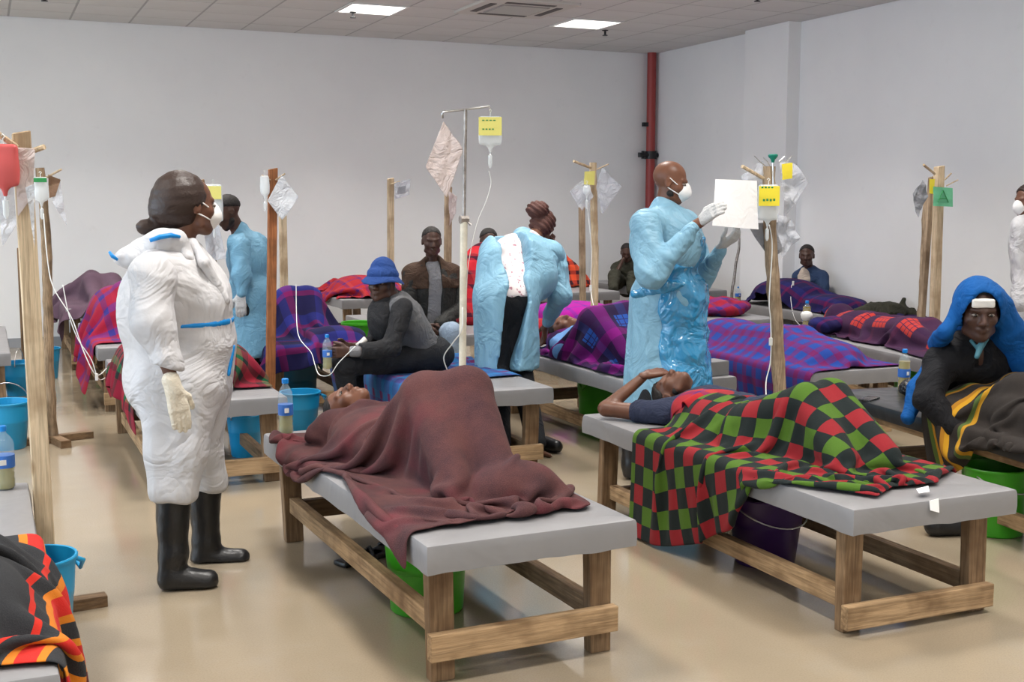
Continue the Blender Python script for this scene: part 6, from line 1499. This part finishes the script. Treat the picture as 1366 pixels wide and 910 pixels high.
# --- bottles
bottle('half-full bottle with a blue cap on the far corner of the nearest middle bed', (1.235, 5.385, .49), .255, .034, M_PALELIQ, .40)
bottle('bottle with a blue cap at the left edge on the nearest left bed', (0.033, 4.749, 0.490), .235, .038, M_PALELIQ, .42)
bottle('yellow drink bottle standing on the black bed', (4.74, 5.26, .487), .24, .034, M_YELLIQ, .72)
bottle('yellow drink bottle on the bed with the orange-squared blanket', (6.24, 8.10, .49), .25, .036, M_YELLIQ, .8)
bottle('small clear bottle on the bed corner beside the masked man', (3.86, 6.25, .49), .17, .033, M_PALELIQ, .3)
bottle('yellow drink bottle on the bed at the far left edge', (.02, 11.0, .49), .27, .038, M_YELLIQ, .55)
bottle('small bottle standing by the thin grey pole', (7.42, 10.82, .49), .16, .032, M_YELLIQ, .5)
hb_ = bottle('small clear bottle in the hand of the boy in the blue hat', (1.817, 6.820, 0.577), .20, .028, M_PALELIQ, .35)
tubing('white drip tube looping to the hand of the boy in the blue hat', [(1.971, 8.200, 0.980), (1.899, 7.900, 0.749), (1.845, 7.600, 0.672), (1.841, 7.300, 0.618), (1.787, 7.000, 0.583), (1.788, 6.900, 0.533), (1.825, 6.800, 0.544), (1.874, 6.780, 0.615), (1.967, 6.750, 0.711)], .0026)

# --- buckets
bucket('blue bucket with lug handles beside the post at the lower left', (.115, 4.37), .135, .33, M_BLUEB, 'lug', 0.55, r0=.8)
bucket('blue bucket on the floor at the left edge', (.08, 8.12), .145, .30, M_BLUEB, 'up', .3)
bucket('blue bucket under the far left bed', (.22, 10.35), .13, .27, M_BLUEB, 'up', 1.3)
bucket('blue bucket near the wall behind the rough barked pole', (.46, 11.25), .12, .27, M_BLUEB, 'up', 1.3)
bucket('bright blue bucket with a lug handle beyond the corner bottle', (1.93, 7.97), .135, .27, M_BLUEB, 'lug', 0.1)
bucket('blue bucket under the near end of the bed behind the woman in white', (1.42, 7.30), .11, .26, M_BLUEB, 'up', .6)
bucket('blue bucket coloured dark for shade under the bed with the navy and purple blanket', (2.12, 8.95), .19, .36, M_BLUEB_SHADE, 'lug', .2, r0=.86)
bucket('dark purple bucket with a wire handle under the checked blanket', (3.05, 4.20), .165, .30, M_PURPB, 'down', .1)
bucket('green bucket under the nearest middle bed', (1.50, 4.22), .165, .30, M_GREENB, 'lug', 1.2, r0=.85)
bucket('green bucket under the black bed', (4.33, 4.16), .148, .32, M_GREENB, 'down', .2, r0=.88)
bucket('second green bucket deeper under the black bed', (4.62, 4.50), .13, .26, M_GREENB, 'down', .5)
bucket('green bucket under the bed of the patient the nurse tends', (3.95, 7.45), .16, .34, M_GREENB, 'lug', .5, r0=.86)
bucket('green bucket under the bed against the back wall at the left', (.95, 12.4), .16, .38, M_GREENB, 'lug', .5, r0=.86)
bucket('green bucket under the bed with the orange-squared blanket', (6.42, 7.0), .17, .36, M_GREENB, 'lug', .5, r0=.86)
bucket('green bucket between the far beds left of the bucket hat', (2.95, 10.0), .15, .52, M_GREENB, 'lug', .5, r0=.86)
bl = MB().lathe([(.07, 0), (.085, .004), (.09, .03), (.08, .033), (.07, .012), (.002, .01)], 20).build('basin', M_BLUEB, None, smooth=True, angle=40, loc=(2.02, 4.78, 0)); tag(bl, 'small flat blue basin on the floor behind the nearest middle bed', 'basin')

# --- small things
for k, (x, y, a) in enumerate(((1.44, 4.90, .4), (1.56, 4.98, .7))):
    s_ = MB(); s_.box((0, 0, .012), (.24, .085, .024), bevel=.01); o_ = s_.build('sandal', M_BOOT, None, loc=(x, y, 0), rz=a); tag(o_, ('near black sandal on the floor under the nearest middle bed', 'far black sandal on the floor under the nearest middle bed')[k], 'sandal', 'black sandals')
    MB().tube([(.04, -.042, .02), (.05, 0, .05), (.04, .042, .02)], .010, 6).build('strap', M_BOOT, o_)
sh = soft_obj('shoe', [cone((4.02, 4.22, .045), (4.24, 4.14, .035), .046, .038, .01), cone((4.02, 4.22, .05), (4.02, 4.22, .08), .04, .035, .02)], .009, M_BOOT, None, cut=lambda P: .002 - P[..., 2]); tag(sh, 'black shoe on the floor beside the green bucket', 'shoe')
pt = sheet('price_tag', 'white paper label stuck on the end of the front right bed cover', 'label', ((3.062, 3.243, 0.490), (3.104, 3.243, 0.494), (3.107, 3.240, 0.442), (3.065, 3.240, 0.455)), M_PAPER, n=(4, 4), amp=.001, seed=5)
pt2 = sheet('blanket_label', 'small white care label on the corner of the checked blanket', 'label', ((3.073, 3.324, 0.515), (3.147, 3.343, 0.515), (3.100, 3.285, 0.510), (3.049, 3.283, 0.510)), M_PAPER, n=(4, 4), amp=.002, seed=6)
V_, F_ = soft_mesh([ell((4.70, 5.08, .54), (.13, .10, .055), .03), cone((4.78, 5.10, .55), (4.86, 5.06, .60), .04, .02, .03)], .008, wrinkle=wr(151, 40, .010), cut=lambda P: .488 - P[..., 2])
o_ = link('plastic_carrier_bag', np_mesh('plastic_carrier_bag', V_, F_), M_BLACKBAG); tag(o_, 'crumpled black plastic bag of food on the black bed', 'bag')
soft_obj('bread', [ell((4.80, 4.99, .545), (.035, .03, .03), .01), ell((4.85, 5.03, .54), (.03, .03, .028), .01)], .006, plain('orange_bread', (.50, .22, .09), .8), o_)
ph = MB().box((0, 0, .006), (.14, .07, .012), bevel=.004).build('phone', M_BLACKBAG, None, loc=(4.36, 5.10, .487), rz=.5); tag(ph, 'black telephone lying on the corner of the black bed', 'phone')
cb = MB().box((0, 0, .045), (.20, .14, .09), bevel=.006).build('foam_box', M_COVER, None, loc=(4.08, 6.24, .49), rz=.15); tag(cb, 'pale grey box on the bed corner right of the masked man', 'box')
V_, F_ = soft_mesh([cone((7.939, 8.900, 0.459), (7.985, 8.900, 0.621), .13, .03, .05), cone((8.050, 8.800, 0.442), (8.059, 8.800, 0.612), .14, .04, .05), ell((7.62, 8.82, .54), (.30, .16, .09), .05)], .014, wrinkle=wr(161, 18, .018), cut=lambda P: np.maximum(.492 - P[..., 2], P[..., 0] - 8.0))
o_ = link('dark_jacket', np_mesh('dark_jacket', V_, F_), M_OLIVE); tag(o_, 'dark olive jacket heaped in two peaks left of the posts at the right', 'jacket')
def bundle(name, label, cat, c, r, mat, seed, z, h=.014, amp=.018, f=18):
    V_, F_ = soft_mesh([ell(c, r, .03), ell((c[0] + r[0] * .5, c[1] - r[1] * .3, c[2] + r[2] * .2), tuple(q * .6 for q in r), .04)], h, wrinkle=wr(seed, f, amp), cut=lambda P: z - P[..., 2])
    o = link(name, np_mesh(name, V_, F_, uv=np.stack([V_[:, 0] + V_[:, 2] * .5, V_[:, 1] + V_[:, 2] * .6], -1)), mat); return tag(o, label, cat)
bundle('clothes_bundle', 'bundle of blue and pink clothes on the bed right of the masked man', 'clothes', (6.35, 9.75, .55), (.30, .42, .10), M_REDBLUE, 171, .492)
bundle('wine_blanket', 'small dark wine blanket on the far bed right of the masked man', 'blanket', (7.15, 11.8, .66), (.22, .25, .10), M_REDCRUMP, 172, .582)
bundle('pillow', 'light blue folded cloth used as a pillow on the navy and purple bed', 'pillow', (2.18, 10.28, .55), (.24, .17, .08), plain('sky_cloth', (.22, .42, .60), .8), 173, .492)
bundle('dark_bundle', 'dark covered head end of the bed with the orange-squared blanket', 'clothes', (6.164, 7.750, 0.579), (.13, .14, .06), M_NAVYWINE, 174, .5, .012)
cu = MB().lathe([(.03, 0), (.045, .02), (.05, .05), (.035, .07), (.01, .075)], 14).build('cup', M_WHITEMETAL, None, smooth=True, loc=(6.10, 7.92, .60)); tag(cu, 'white cap on the covered head under the orange-squared blanket', 'cap')
V_, F_ = soft_mesh([cone((1.02, 6.95, .50), (.72, 6.85, .33), .08, .10, .04), cone((.70, 6.85, .35), (.66, 6.75, .15), .09, .07, .04)], .012, wrinkle=wr(181, 18, .014))

# --- blue cloth over the hooded head: cap, side falls, tails
hc = h7
def hood_cut(P):
    L = (P - hc.c) @ hc.M.T / hc.hs; x, y, z = L[..., 0], L[..., 1], L[..., 2]
    face = np.maximum(np.abs(x) - .070, np.maximum(.012 - y, z - .082))
    return -face
hd_pr = [hc.e(0, -.015, .030, (.108, .120, .112)), cone(hc.p(.085, -.01, .0), (4.231, 4.420, 0.943), .038, .036, .04), cone(hc.p(-.09, -.01, .02), (4.571, 4.360, 0.916), .055, .075, .04), cone((4.571, 4.360, 0.916), (4.724, 4.340, 0.744), .080, .10, .04),
         cone(hc.p(0, -.09, .04), (4.669, 4.620, 0.789), .09, .14, .05), cone((4.231, 4.420, 0.943), (4.320, 4.560, 0.858), .036, .05, .03)]
inner = [hc.e(0, -.01, .022, (.094, .106, .100), 0, True), hc.e(0, .09, -.03, (.074, .12, .125), .01, True)]
hood = soft_obj('head_cloth', hd_pr + inner, .0085, M_BLUECL, None, wrinkle=wr(191, 15, .010, .002, 60))
tag(hood, 'royal blue cloth draped over the head of the older man at the right', 'cloth')
tail = soft_obj('cloth_tail', [cone((4.382, 4.620, 0.772), (4.255, 4.600, 0.623), .05, .06, .03), cone((4.255, 4.600, 0.623), (4.139, 4.550, 0.502), .06, .035, .03)], .010, M_BLUECL, hood, wrinkle=wr(192, 20, .008))
